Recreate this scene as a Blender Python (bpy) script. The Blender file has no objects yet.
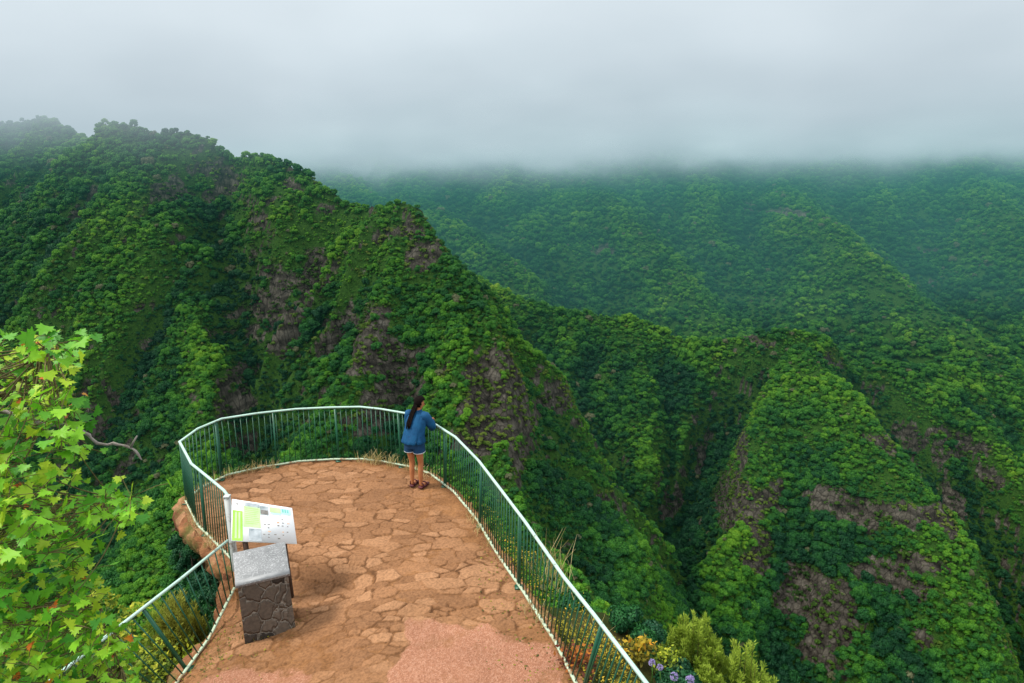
import bpy, bmesh, math, random
import numpy as np
from mathutils import Vector, Matrix, Euler
from mathutils.bvhtree import BVHTree
from mathutils.kdtree import KDTree

random.seed(7)
RNG = np.random.default_rng(7)
R = math.radians
scene = bpy.context.scene
COL = scene.collection

# ------------------------------------------------------------------ camera
CAM_H, PITCH, ROLL, FPX = 5.9, R(15.1), R(1.5), 682.7
fwd = Vector((0, math.cos(PITCH), -math.sin(PITCH)))
up0 = Vector((0, math.sin(PITCH), math.cos(PITCH)))
rt0 = Vector((1, 0, 0))
upv = up0 * math.cos(ROLL) + rt0 * math.sin(ROLL)
rtv = rt0 * math.cos(ROLL) - up0 * math.sin(ROLL)
CAMP = Vector((0, 0, CAM_H))
cam_d = bpy.data.cameras.new('camera')
cam = bpy.data.objects.new('camera', cam_d)
COL.objects.link(cam)
m = Matrix((rtv, upv, -fwd)).transposed().to_4x4()
m.translation = CAMP
cam.matrix_world = m
cam_d.sensor_width = 36.0
cam_d.lens = 24.0
cam_d.clip_start = 0.05
cam_d.clip_end = 6000
scene.camera = cam


def ray(px, py):
    return (fwd * FPX + rtv * (px - 512) - upv * (py - 341.5)).normalized()


def on_z(px, py, z=0.0):
    d = ray(px, py)
    return CAMP + d * ((z - CAM_H) / d.z)


def at(px, py, Y):
    d = ray(px, py)
    return CAMP + d * (Y / d.y)


def project(P):
    """world array (n,3) -> pixel x, pixel y, depth"""
    P = np.asarray(P, float) - np.array(CAMP)
    f = P @ np.array(fwd)
    fs = np.where(f > 1e-3, f, 1e-3)
    return 512 + FPX * (P @ np.array(rtv)) / fs, 341.5 - FPX * (P @ np.array(upv)) / fs, f


# ------------------------------------------------------------------ render look
scene.view_settings.view_transform = 'Standard'
scene.view_settings.look = 'None'
scene.view_settings.exposure = 0
scene.render.engine = 'CYCLES'
cy = scene.cycles
cy.max_bounces = 5
cy.diffuse_bounces = 3
cy.glossy_bounces = 2
cy.transmission_bounces = 2
cy.transparent_max_bounces = 6
cy.volume_bounces = 0
cy.use_denoising = True
cy.use_adaptive_sampling = True
cy.adaptive_threshold = 0.02
cy.volume_step_rate = 1.0
scene.render.use_persistent_data = False


# ------------------------------------------------------------------ noise
def _h(ix, iy, s):
    n = (ix.astype(np.int64) * 374761393 + iy.astype(np.int64) * 668265263 + s * 1442695041) & 0xFFFFFFFF
    n = ((n ^ (n >> 13)) * 1274126177) & 0xFFFFFFFF
    n = n ^ (n >> 16)
    return (n & 0xFFFFFF) / float(0xFFFFFF)


def vnoise(x, y, s=0):
    x = np.asarray(x, float); y = np.asarray(y, float)
    ix = np.floor(x); iy = np.floor(y)
    fx = x - ix; fy = y - iy
    ux = fx * fx * fx * (fx * (fx * 6 - 15) + 10); uy = fy * fy * fy * (fy * (fy * 6 - 15) + 10)
    a = _h(ix, iy, s); b = _h(ix + 1, iy, s); c = _h(ix, iy + 1, s); d = _h(ix + 1, iy + 1, s)
    return (a * (1 - ux) + b * ux) * (1 - uy) + (c * (1 - ux) + d * ux) * uy


def fbm(x, y, s=0, o=4, g=0.5):
    t = 0; a = 1; n = 0
    for k in range(o):
        t = t + a * (vnoise(x * 2 ** k, y * 2 ** k, s + k * 17) * 2 - 1); n += a; a *= g
    return t / n


def sstep(a, b, x):
    t = np.clip((x - a) / (b - a), 0, 1)
    return t * t * (3 - 2 * t)


# ------------------------------------------------------------------ object helpers
def tag(o, label=None, cat=None, group=None, kind=None):
    if label: o['label'] = label
    if cat: o['category'] = cat
    if group: o['group'] = group
    if kind: o['kind'] = kind
    return o


def empty(name, loc=(0, 0, 0), rz=0.0):
    o = bpy.data.objects.new(name, None)
    o.empty_display_size = 0.2
    COL.objects.link(o)
    o.location = loc
    o.rotation_euler = (0, 0, rz)
    return o


def mesh_np(name, V, F, mat=None, parent=None, smooth=False, mats=None, midx=None):
    """numpy verts (n,3) and faces: (m,k) array or list of arrays"""
    me = bpy.data.meshes.new(name)
    V = np.asarray(V, np.float32)
    if isinstance(F, np.ndarray):
        m_, k = F.shape
        li = F.reshape(-1)
        ls = np.arange(m_) * k
        lt = np.full(m_, k)
    else:
        lt = np.array([len(f) for f in F], int)
        li = np.fromiter((i for f in F for i in f), int)
        ls = np.concatenate([[0], np.cumsum(lt)[:-1]]) if len(lt) else np.zeros(0, int)
    me.vertices.add(len(V)); me.vertices.foreach_set('co', V.reshape(-1))
    me.loops.add(len(li)); me.loops.foreach_set('vertex_index', li.astype(np.int32))
    me.polygons.add(len(lt)); me.polygons.foreach_set('loop_start', ls.astype(np.int32))
    me.polygons.foreach_set('loop_total', lt.astype(np.int32))
    if midx is not None:
        me.polygons.foreach_set('material_index', np.asarray(midx, np.int32))
    if smooth:
        me.polygons.foreach_set('use_smooth', np.ones(len(lt), bool))
    for mm in (mats or ([mat] if mat else [])):
        me.materials.append(mm)
    me.update(calc_edges=True)
    o = bpy.data.objects.new(name, me)
    COL.objects.link(o)
    if parent: o.parent = parent
    return o


def add_attr(o, name, data, typ='FLOAT'):
    a = o.data.attributes.new(name, typ, 'POINT')
    if typ == 'FLOAT':
        a.data.foreach_set('value', np.asarray(data, np.float32))
    elif typ == 'INT':
        a.data.foreach_set('value', np.asarray(data, np.int32))
    elif typ == 'FLOAT_VECTOR':
        a.data.foreach_set('vector', np.asarray(data, np.float32).reshape(-1))


class MB:
    """collects simple shapes and links them as one mesh object"""
    def __init__(s): s.v = []; s.f = []; s.m = []

    def add(s, V, F, mi=0):
        b = len(s.v)
        s.v += [tuple(v) for v in V]
        for f in F: s.f.append(tuple(i + b for i in f)); s.m.append(mi)

    def box(s, c, size, M=None, mi=0, taper=1.0, bev=0.0):
        hx, hy, hz = (q / 2 for q in size)
        if bev > 0:
            bm = bmesh.new(); bmesh.ops.create_cube(bm, size=1)
            for v in bm.verts: v.co = Vector((v.co.x * size[0], v.co.y * size[1], v.co.z * size[2]))
            bmesh.ops.bevel(bm, geom=bm.edges[:], offset=bev, segments=2, affect='EDGES', profile=0.6)
            V = [v.co.copy() for v in bm.verts]; F = [[v.index for v in f.verts] for f in bm.faces]
            bm.free()
        else:
            V = [Vector((x * hx * (taper if z > 0 else 1), y * hy * (taper if z > 0 else 1), z * hz)) for z in (-1, 1) for y in (-1, 1) for x in (-1, 1)]
            F = [(0, 2, 3, 1), (4, 5, 7, 6), (0, 1, 5, 4), (2, 6, 7, 3), (0, 4, 6, 2), (1, 3, 7, 5)]
        if M is not None: V = [M @ v for v in V]
        c = Vector(c)
        s.add([v + c for v in V], F, mi)

    def bar(s, a, b, w, h, upd=(0, 0, 1), mi=0):
        a = Vector(a); b = Vector(b); d = (b - a).normalized(); u = Vector(upd)
        x = d.cross(u)
        if x.length < 1e-4: x = d.cross(Vector((1, 0, 0)))
        x.normalize(); y = x.cross(d).normalized()
        V = [p + x * (i * w / 2) + y * (j * h / 2) for p in (a, b) for j in (-1, 1) for i in (-1, 1)]
        F = [(0, 1, 3, 2), (4, 6, 7, 5), (0, 4, 5, 1), (2, 3, 7, 6), (0, 2, 6, 4), (1, 5, 7, 3)]
        s.add(V, F, mi)

    def tube(s, pts, rad, n=8, mi=0, cap=True, ex=1.0):
        pts = [Vector(p) for p in pts]
        rad = [rad] * len(pts) if isinstance(rad, (int, float)) else rad
        V = []; prev = None
        for i, p in enumerate(pts):
            d = (pts[min(i + 1, len(pts) - 1)] - pts[max(i - 1, 0)]).normalized()
            if prev is None:
                x = d.cross(Vector((0.13, 0.29, 0.95)))
                if x.length < 1e-3: x = d.cross(Vector((1, 0, 0)))
                x.normalize()
            else:
                x = (prev - d * prev.dot(d)).normalized()
            prev = x; y = d.cross(x)
            for k in range(n):
                a = 2 * math.pi * k / n
                V.append(p + (x * math.cos(a) + y * math.sin(a) * ex) * rad[i])
        F = []
        for i in range(len(pts) - 1):
            for k in range(n):
                k2 = (k + 1) % n
                F.append((i * n + k, i * n + k2, (i + 1) * n + k2, (i + 1) * n + k))
        if cap:
            F.append(tuple(range(n))[::-1]); F.append(tuple((len(pts) - 1) * n + k for k in range(n)))
        s.add(V, F, mi)

    def rings(s, rings, mi=0, cap=True):
        n = len(rings[0]); V = [p for r in rings for p in r]; F = []
        for i in range(len(rings) - 1):
            for k in range(n):
                k2 = (k + 1) % n
                F.append((i * n + k, i * n + k2, (i + 1) * n + k2, (i + 1) * n + k))
        if cap:
            F.append(tuple(range(n))[::-1]); F.append(tuple((len(rings) - 1) * n + k for k in range(n)))
        s.add(V, F, mi)

    def build(s, name, mats, parent=None, smooth=False):
        mats = mats if isinstance(mats, list) else [mats]
        o = mesh_np(name, np.array([tuple(v) for v in s.v], np.float32), s.f, parent=parent, smooth=smooth, mats=mats, midx=s.m)
        return o


# ------------------------------------------------------------------ materials
class NT:
    def __init__(s, name):
        s.mat = bpy.data.materials.new(name); s.mat.use_nodes = True
        s.t = s.mat.node_tree; s.t.nodes.clear()
        s.out = s.n('ShaderNodeOutputMaterial')

    def n(s, typ, **kw):
        nd = s.t.nodes.new(typ)
        for k, v in kw.items():
            if k == 'inp':
                for a, b in v.items(): nd.inputs[a].default_value = b
            else: setattr(nd, k, v)
        return nd

    def l(s, a, b): s.t.links.new(a, b)

    def coord(s, scale=(1, 1, 1), kind='Object'):
        tc = s.n('ShaderNodeTexCoord'); mp = s.n('ShaderNodeMapping')
        mp.inputs['Scale'].default_value = scale
        s.l(tc.outputs[kind], mp.inputs['Vector'])
        return mp.outputs['Vector']

    def noise(s, vec, scale, detail=4, rough=0.55, dist=0.0):
        nd = s.n('ShaderNodeTexNoise')
        nd.inputs['Scale'].default_value = scale; nd.inputs['Detail'].default_value = detail
        nd.inputs['Roughness'].default_value = rough; nd.inputs['Distortion'].default_value = dist
        if vec is not None: s.l(vec, nd.inputs['Vector'])
        return nd.outputs['Fac']

    def ramp(s, fac, stops, interp='LINEAR'):
        nd = s.n('ShaderNodeValToRGB'); cr = nd.color_ramp; cr.interpolation = interp
        while len(cr.elements) > 1: cr.elements.remove(cr.elements[-1])
        for i, (p, c) in enumerate(stops):
            e = cr.elements[0] if i == 0 else cr.elements.new(p)
            e.position = p
            e.color = (c[0], c[1], c[2], 1) if not isinstance(c, (int, float)) else (c, c, c, 1)
        s.l(fac, nd.inputs['Fac'])
        return nd.outputs['Color']

    def mix(s, fac, a, b, mode='MIX'):
        nd = s.n('ShaderNodeMix', data_type='RGBA', blend_type=mode)
        for sock, v in ((nd.inputs[0], fac), (nd.inputs[6], a), (nd.inputs[7], b)):
            if isinstance(v, (int, float)): sock.default_value = v
            elif isinstance(v, (tuple, list)): sock.default_value = (v[0], v[1], v[2], 1)
            else: s.l(v, sock)
        return nd.outputs[2]

    def math(s, op, a, b=None, c=None, clamp=False):
        nd = s.n('ShaderNodeMath', operation=op, use_clamp=clamp)
        for i, v in enumerate((a, b, c)):
            if v is None: continue
            if isinstance(v, (int, float)): nd.inputs[i].default_value = v
            else: s.l(v, nd.inputs[i])
        return nd.outputs[0]

    def attr(s, name, out='Fac'):
        nd = s.n('ShaderNodeAttribute'); nd.attribute_name = name
        return nd.outputs[out]

    def bump(s, h, strength=0.5, dist=0.02):
        nd = s.n('ShaderNodeBump'); nd.inputs['Strength'].default_value = strength; nd.inputs['Distance'].default_value = dist
        s.l(h, nd.inputs['Height'])
        return nd.outputs['Normal']

    def pbr(s, color, rough=0.7, spec=0.3, normal=None, metal=0.0, trans=None):
        b = s.n('ShaderNodeBsdfPrincipled')
        for nm, v in (('Base Color', color), ('Roughness', rough), ('Specular IOR Level', spec), ('Metallic', metal)):
            if isinstance(v, (int, float)): b.inputs[nm].default_value = v
            elif isinstance(v, (tuple, list)): b.inputs[nm].default_value = (v[0], v[1], v[2], 1)
            else: s.l(v, b.inputs[nm])
        if normal is not None: s.l(normal, b.inputs['Normal'])
        sh = b.outputs[0]
        if trans:
            t = s.n('ShaderNodeBsdfTranslucent'); mx = s.n('ShaderNodeMixShader'); mx.inputs[0].default_value = trans
            if isinstance(color, (tuple, list)): t.inputs[0].default_value = (color[0], color[1], color[2], 1)
            else: s.l(color, t.inputs[0])
            s.l(sh, mx.inputs[1]); s.l(t.outputs[0], mx.inputs[2]); sh = mx.outputs[0]
        s.l(sh, s.out.inputs['Surface'])
        return s.mat


def mottled(name, c1, c2, scale=8, rough=0.7, spec=0.3, bump=0.0, bscale=None, c3=None, trans=None, bdist=0.01):
    t = NT(name); v = t.coord()
    f = t.noise(v, scale, 5, 0.6)
    stops = [(0.3, c1), (0.7, c2)] if c3 is None else [(0.25, c1), (0.5, c2), (0.75, c3)]
    c = t.ramp(f, stops)
    nm = t.bump(t.noise(v, bscale or scale * 3, 5, 0.65), bump, bdist) if bump else None
    return t.pbr(c, rough, spec, nm, trans=trans)


# ------------------------------------------------------------------ sky and sun
SUN_EL, SUN_AZ = R(54), R(268)        # azimuth clockwise from +Y
w = bpy.data.worlds.new('World'); scene.world = w; w.use_nodes = True
wt = w.node_tree; wt.nodes.clear()
wo = wt.nodes.new('ShaderNodeOutputWorld'); bg = wt.nodes.new('ShaderNodeBackground')
sky = wt.nodes.new('ShaderNodeTexSky'); sky.sky_type = 'NISHITA'; sky.sun_disc = False
sky.sun_elevation = SUN_EL; sky.sun_rotation = SUN_AZ
sky.air_density = 1.0; sky.dust_density = 3.0; sky.ozone_density = 1.0


def wn(typ, **kw):
    nd = wt.nodes.new(typ)
    for k, v in kw.items(): setattr(nd, k, v)
    return nd


tc = wn('ShaderNodeTexCoord'); sep = wn('ShaderNodeSeparateXYZ')
wt.links.new(tc.outputs['Generated'], sep.inputs[0])


def wmath(op, a, b=None, clamp=False):
    nd = wn('ShaderNodeMath', operation=op, use_clamp=clamp)
    for i, v in enumerate((a, b)):
        if v is None: continue
        if isinstance(v, (int, float)): nd.inputs[i].default_value = v
        else: wt.links.new(v, nd.inputs[i])
    return nd.outputs[0]


# a flat overcast deck: direction projected on a plane overhead, so clouds shrink towards the horizon
zz = wmath('ADD', wmath('MAXIMUM', sep.outputs[2], 0.0), 0.10)
cx = wmath('DIVIDE', sep.outputs[0], zz); cyy = wmath('DIVIDE', sep.outputs[1], zz)
comb = wn('ShaderNodeCombineXYZ'); wt.links.new(cx, comb.inputs[0]); wt.links.new(cyy, comb.inputs[1])
nz = wn('ShaderNodeTexNoise'); nz.inputs['Scale'].default_value = 0.42; nz.inputs['Detail'].default_value = 5
nz.inputs['Roughness'].default_value = 0.42; wt.links.new(comb.outputs[0], nz.inputs['Vector'])
SKY_OFF = wn('ShaderNodeMapping'); wt.links.new(comb.outputs[0], SKY_OFF.inputs['Vector'])
SKY_OFF.inputs['Location'].default_value = (2.1, 0.7, 0); wt.links.new(SKY_OFF.outputs[0], nz.inputs['Vector'])
el = wn('ShaderNodeValToRGB'); cr = el.color_ramp
for i, (p, c) in enumerate([(0.0, (0.40, 0.47, 0.50)), (0.035, (0.50, 0.58, 0.63)), (0.10, (0.72, 0.80, 0.84)), (0.22, (0.76, 0.84, 0.89)), (0.45, (1.45, 1.53, 1.60)), (1.0, (2.3, 2.38, 2.45))]):
    e = cr.elements[i] if i < 2 else cr.elements.new(p)
    e.position = p; e.color = (*c, 1)
wt.links.new(sep.outputs[2], el.inputs[0])
clr = wn('ShaderNodeValToRGB'); cr2 = clr.color_ramp
cr2.elements[0].position = 0.30; cr2.elements[0].color = (0.80, 0.81, 0.83, 1)
cr2.elements[1].position = 0.72; cr2.elements[1].color = (1.20, 1.18, 1.16, 1)
wt.links.new(nz.outputs[0], clr.inputs[0])
mul = wn('ShaderNodeMix', data_type='RGBA', blend_type='MULTIPLY'); mul.inputs[0].default_value = 1
wt.links.new(el.outputs[0], mul.inputs[6]); wt.links.new(clr.outputs[0], mul.inputs[7])
skm = wn('ShaderNodeMix', data_type='RGBA', blend_type='MULTIPLY'); skm.inputs[0].default_value = 1
wt.links.new(sky.outputs[0], skm.inputs[6]); skm.inputs[7].default_value = (0.09, 0.09, 0.09, 1)
fin = wn('ShaderNodeMix', data_type='RGBA'); fin.inputs[0].default_value = 0.92
wt.links.new(skm.outputs[2], fin.inputs[6]); wt.links.new(mul.outputs[2], fin.inputs[7])
wt.links.new(fin.outputs[2], bg.inputs[0]); bg.inputs[1].default_value = 1.0
wt.links.new(bg.outputs[0], wo.inputs[0])

sd = bpy.data.lights.new('sun', 'SUN'); sun = bpy.data.objects.new('sun', sd); COL.objects.link(sun)
sd.energy = 4.3; sd.angle = R(12); sd.color = (1.0, 0.95, 0.87)
sdir = Vector((math.sin(SUN_AZ) * math.cos(SUN_EL), math.cos(SUN_AZ) * math.cos(SUN_EL), math.sin(SUN_EL)))
sun.rotation_euler = sdir.to_track_quat('Z', 'Y').to_euler()
sun.location = (0, -20, 60)
# ================================================================== mountains
def P(*l): return [at(*p) for p in l]


# crest lines (3D), slope, group index; groups: 0 near-left mountain, 1 middle ridge, 2 far mountain
RIDGES = [
    (P((-260, 190, 640), (-150, 155, 600), (-30, 128, 560), (40, 119, 545), (85, 136, 520), (110, 165, 490)), 0.86, 0),
    (P((100, 130, 450), (118, 127, 446), (150, 133, 440), (178, 124, 432), (205, 138, 425), (240, 140, 418), (262, 143, 410), (300, 163, 400), (322, 188, 388), (345, 198, 378), (398, 201, 352), (414, 208, 345), (432, 244, 333), (446, 264, 324), (480, 302, 302), (502, 335, 286), (508, 380, 272), (509, 425, 260), (506, 462, 246), (534, 522, 226), (578, 585, 206), (622, 650, 186), (690, 765, 158)), 1.12, 0, 3.2),
    (P((100, 128, 450), (86, 220, 402), (40, 320, 350), (10, 420, 305)), 1.0, 0),
    (P((130, 135, 443), (150, 215, 398), (190, 300, 346), (212, 380, 306), (205, 470, 268)), 1.05, 0),
    (P((398, 204, 352), (385, 280, 316), (360, 350, 285), (330, 430, 258)), 1.35, 0),
    (P((446, 262, 322), (452, 330, 288), (470, 400, 264)), 1.4, 0),
    # middle ridge and its spurs
    (P((400, 250, 640), (460, 272, 590), (500, 290, 562), (540, 303, 545), (590, 312, 530), (640, 322, 516), (688, 343, 500), (760, 335, 482), (800, 336, 474), (850, 350, 480), (920, 366, 490), (1024, 374, 492), (1160, 384, 492), (1350, 420, 480)), 0.98, 1),
    (P((803, 359, 425), (842, 392, 384), (882, 436, 345), (925, 494, 312), (955, 543, 290), (968, 600, 270), (972, 690, 240)), 1.35, 1, 2.6),
    (P((805, 360, 425), (772, 408, 388), (745, 455, 358), (728, 510, 330), (722, 590, 298)), 1.5, 1),
    (P((805, 360, 425), (818, 430, 372), (835, 500, 332), (850, 570, 300), (862, 650, 270)), 1.2, 1),
    (P((640, 322, 516), (640, 380, 470), (650, 450, 425), (640, 540, 370), (660, 640, 315)), 0.95, 1),
    (P((920, 366, 490), (985, 420, 450), (1030, 480, 410), (1060, 570, 370)), 0.95, 1),
    (P((530, 300, 548), (548, 350, 505), (575, 420, 450), (590, 500, 390)), 0.95, 1),
    # far mountain in the cloud
    (P((180, 120, 1250), (330, 96, 1250), (560, 95, 1280), (760, 105, 1250), (1000, 95, 1250), (1300, 110, 1200)), 0.70, 2),
    (P((330, 130, 1250), (420, 200, 972), (500, 262, 810), (560, 330, 690)), 0.80, 2),
    (P((560, 140, 1250), (600, 190, 1005), (660, 258, 830), (730, 332, 700)), 0.80, 2),
    (P((740, 150, 1250), (800, 203, 950), (855, 249, 797), (930, 307, 697), (1015, 361, 620)), 0.82, 2),
    (P((940, 140, 1200), (1000, 210, 910), (1080, 290, 745)), 0.82, 2),
    (P((655, 150, 1250), (692, 200, 1030), (742, 262, 870), (790, 320, 760)), 0.85, 2),
    (P((450, 140, 1250), (505, 195, 1040), (560, 245, 900)), 0.85, 2),
    (P((250, 120, 1250), (340, 175, 1030), (400, 220, 880)), 0.85, 2),
]
GULLIES = [  # carved ravines: pts, width, depth
    (P((205, 150, 425), (222, 195, 400), (238, 260, 368), (252, 330, 336), (262, 420, 300)), 17, 30),
    (P((330, 190, 385), (318, 250, 352), (318, 320, 318)), 14, 16),
    (P((768, 342, 474), (742, 385, 448), (708, 445, 418), (690, 510, 392), (680, 610, 350)), 22, 40),
    (P((832, 350, 478), (885, 400, 452), (940, 465, 425), (990, 540, 390), (1010, 620, 350)), 24, 48),
    (P((505, 320, 540), (540, 400, 470), (585, 470, 410), (640, 560, 350)), 26, 20),
]


def seg_dist(X, Y, pts, soft=11.0):
    """distance to a polyline; softly blended crest height, arc length and side (+1 left, -1 right) at the closest point"""
    D = []; H = []; T = []; S = []; acc = 0.0
    for a, b in zip(pts[:-1], pts[1:]):
        ax, ay, bx, by = a.x, a.y, b.x, b.y
        L2 = (bx - ax) ** 2 + (by - ay) ** 2
        t = np.clip(((X - ax) * (bx - ax) + (Y - ay) * (by - ay)) / L2, 0, 1)
        D.append(np.sqrt((X - ax - t * (bx - ax)) ** 2 + (Y - ay - t * (by - ay)) ** 2))
        H.append(a.z + t * (b.z - a.z)); T.append(acc + t * math.sqrt(L2))
        S.append(((bx - ax) * (Y - ay) - (by - ay) * (X - ax)) / math.sqrt(L2))
        acc += math.sqrt(L2)
    D = np.array(D); dm = D.min(0)
    W = np.exp(-(D - dm) / soft); W /= W.sum(0)
    side = np.clip((W * np.array(S)).sum(0) / 14.0, -1, 1)
    return dm, (W * np.array(H)).sum(0), (W * np.array(T)).sum(0), side


KNOB = (7, 8, 9)            # the knob across the ravine is rounder than the rest


def height(X, Y):
    """height and owning group of the mountain terrain"""
    wx = X + 12 * fbm(X / 60, Y / 60, 3, 3); wy = Y + 12 * fbm(X / 60, Y / 60, 9, 3)
    Z = np.full(X.shape, -1e9); G = np.zeros(X.shape, int)
    for i, (pts, s, g, *sl_) in enumerate(RIDGES):
        k = 2.2 if g == 2 else 1.0
        d, hz, t, sd_ = seg_dist(X * 0.55 + wx * 0.45, Y * 0.55 + wy * 0.45, pts)
        if sl_: s = s + (sl_[0] - s) * (0.5 + 0.5 * sd_)               # the left side of the crest has its own slope
        gl = fbm(t / (30 * k) + d * 0.003, d / (170 * k), 40 + i, 3)
        gl = 0.40 - 1.9 * np.abs(gl) + 0.35 * fbm(t / (70 * k), d / (300 * k), 140 + i, 2)   # sharp spurs and gullies down the fall line
        rr_ = 17.0 if g == 2 else 13.0 if i in KNOB else 3.0          # how round the crest is
        drop = s * (np.sqrt(d * d + rr_ * rr_) - rr_)
        if i in KNOB: gl = gl * 0.30
        h = hz - drop + gl * (np.minimum(d * 0.15, 20) if g == 2 else np.minimum(d * 0.55, 33) if g == 0 else np.minimum(d * 0.42, 26))
        up = h > Z
        G = np.where(up, g, G)
        sm = 18.0 if i in KNOB[1:] else 17.0 if g == 2 else 5.0                                                         # soft union
        dlt = np.clip(0.5 + 0.5 * (h - Z) / sm, 0, 1)
        Z = np.where(Z < -1e8, h, Z * (1 - dlt) + h * dlt + sm * dlt * (1 - dlt))
    for pts, wd, dp in GULLIES:
        d, hz, t, _s = seg_dist(wx, wy, pts)
        Z = Z - dp * np.exp(-(d / wd) ** 2) * sstep(0, 25, t)
    near = 1 - sstep(500, 900, Y)
    Z = Z + (5.0 + 2.5 * (G == 0)) * fbm(X / 34, Y / 34, 77, 4) + 9 * fbm(X / 120, Y / 120, 78, 2) * (1 - near * 0.6)
    fl = -400 + 25 * fbm(X / 90, Y / 90, 5, 3)
    Z = np.where(Z > fl, Z, fl)
    return Z, G


def rockiness(X, Y, Z, slope):
    """0..1: bare rock, on the steep walls the photo shows bare"""
    pxx, pyy, _ = project(np.stack([X, Y, Z], -1).reshape(-1, 3))
    pxx = pxx.reshape(X.shape); pyy = pyy.reshape(X.shape)
    spots = np.zeros(X.shape)
    for (c, rx, rz, st) in ROCKS:
        # ellipsoid patches centred on world points
        d = ((X - c.x) / rx) ** 2 + ((Z - c.z) / rz) ** 2 + ((Y - c.y) / (rx * 2.2)) ** 2
        spots = np.maximum(spots, st * np.exp(-d * 0.9))
    n = fbm(X / 13 + Z / 40, Z / 5 + Y / 40, 91, 4)
    n2 = fbm(X / 40, Z / 26 + Y / 60, 92, 3)
    base = sstep(1.35, 2.1, slope) * 0.40
    return np.clip(sstep(0.42, 0.60, spots * 0.98 + base + n * 0.62 + n2 * 0.22), 0, 1)


def surf(pts):
    """where the view rays of some spots meet the height field"""
    D = np.array([tuple(ray(*p)) for p in pts]); hit = np.full(len(pts), -1.0)
    for s_ in np.arange(120, 1500, 2.5):
        q = np.array(CAMP) + D * s_
        z_, _ = height(q[:, 0], q[:, 1])
        hit = np.where((hit < 0) & (q[:, 2] < z_), s_, hit)
    hit = np.where(hit < 0, 900, hit)
    return [CAMP + Vector(d.tolist()) * float(h_) for d, h_ in zip(D, hit)]


_RK = [(p, rx, rz, st) for p, rx, rz, st in [
    ((290, 180, 398), 14, 9, .75), ((226, 185, 408), 8, 10, .55), ((405, 230, 335), 12, 9, .95), ((425, 245, 330), 9, 9, .9),
    ((312, 275, 345), 9, 11, .85), ((275, 295, 350), 8, 14, .7), ((285, 325, 330), 8, 12, .85), ((265, 300, 350), 7, 12, .7), ((330, 350, 310), 9, 8, .75),
    ((375, 325, 300), 15, 8, .85), ((390, 355, 288), 16, 9, 1.0), ((400, 380, 280), 14, 9, .95), ((345, 380, 290), 12, 6, .6),
    ((490, 385, 272), 12, 14, 1.0), ((495, 420, 264), 11, 12, 1.05), ((480, 440, 262), 12, 8, .9), ((440, 380, 275), 8, 9, .7), ((240, 385, 310), 9, 10, .7), ((235, 400, 305), 9, 10, .7),
    ((372, 212, 345), 8, 4, .6), ((100, 165, 440), 8, 10, .55),
    ((757, 340, 478), 12, 4, .95), ((845, 400, 349), 9, 12, .55), ((880, 440, 327), 13, 6, .75), ((905, 520, 300), 22, 7, .95), ((860, 520, 305), 16, 7, .85),
    ((925, 560, 287), 20, 6, .85), ((830, 605, 278), 18, 9, .95), ((790, 600, 281), 14, 7, .8), ((950, 530, 287), 10, 16, .8), ((825, 500, 311), 14, 9, .7), ((735, 520, 329), 14, 7, .65), ((740, 450, 349), 10, 6, .45),
    ((820, 650, 265), 10, 16, .8), ((900, 600, 283), 22, 8, .6), ((950, 450, 420), 10, 14, .75), ((990, 480, 405), 9, 6, .6), ((670, 505, 405), 11, 10, .6), ((930, 625, 274), 14, 6, .5),
    ((775, 210, 1060), 40, 10, .75), ((600, 250, 950), 16, 10, .6), ((935, 250, 940), 30, 8, .55), ((930, 285, 880), 18, 8, .6), ((985, 260, 930), 26, 8, .5), ((760, 300, 850), 12, 6, .5),
    ((870, 505, 0), 22, 6, .82), ((915, 540, 0), 16, 6, .82), ((800, 585, 0), 12, 7, .85), ((835, 620, 0), 9, 9, .85), ((770, 500, 0), 12, 9, .8), ((760, 560, 0), 12, 8, .8), ((890, 575, 0), 18, 6, .75), ((955, 505, 0), 8, 14, .9), ((420, 255, 0), 10, 10, 1.0), ((400, 365, 0), 16, 12, 1.0), ((365, 340, 0), 12, 10, .95), ((500, 400, 0), 12, 16, 1.05), ((512, 372, 0), 8, 12, 1.0),
]]
ROCKS = [(c_, rx, rz, st) for c_, (_p, rx, rz, st) in zip(surf([q[0][:2] for q in _RK]), _RK)]

# --- terrain materials
t = NT('mountain_rock')
v = t.coord((1, 1, 0.45))
f1 = t.noise(v, 0.16, 6, 0.65, 0.6)
c = t.ramp(f1, [(0.25, (0.029, 0.027, 0.022)), (0.45, (0.068, 0.062, 0.050)), (0.62, (0.125, 0.115, 0.094)), (0.8, (0.28, 0.265, 0.225))])
sv = t.coord((0.9, 0.9, 0.10))
st = t.noise(sv, 0.9, 4, 0.6)
c = t.mix(0.55, c, t.ramp(st, [(0.3, (0.35, 0.33, 0.33)), (0.62, (1.25, 1.15, 1.05)), (0.8, (1.9, 1.8, 1.7))]), 'MULTIPLY')
g = t.noise(t.coord(), 0.9, 7, 0.8)
cg = t.ramp(g, [(0.3, (0.014, 0.045, 0.010)), (0.55, (0.038, 0.10, 0.013)), (0.75, (0.08, 0.14, 0.022))])
rk = t.math('ADD', t.attr('rock'), t.math('MULTIPLY', t.math('SUBTRACT', t.noise(t.coord((1, 1, 1.6)), 0.55, 5, 0.75), 0.5), 1.7))
rk = t.ramp(rk, [(0.38, 0.0), (0.58, 1.0)])
wz = t.n('ShaderNodeTexWave', wave_type='BANDS', bands_direction='Z'); wz.inputs['Scale'].default_value = 0.055; wz.inputs['Distortion'].default_value = 9; wz.inputs['Detail'].default_value = 4; wz.inputs['Detail Scale'].default_value = 0.6
t.l(t.coord(), wz.inputs['Vector'])
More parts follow.
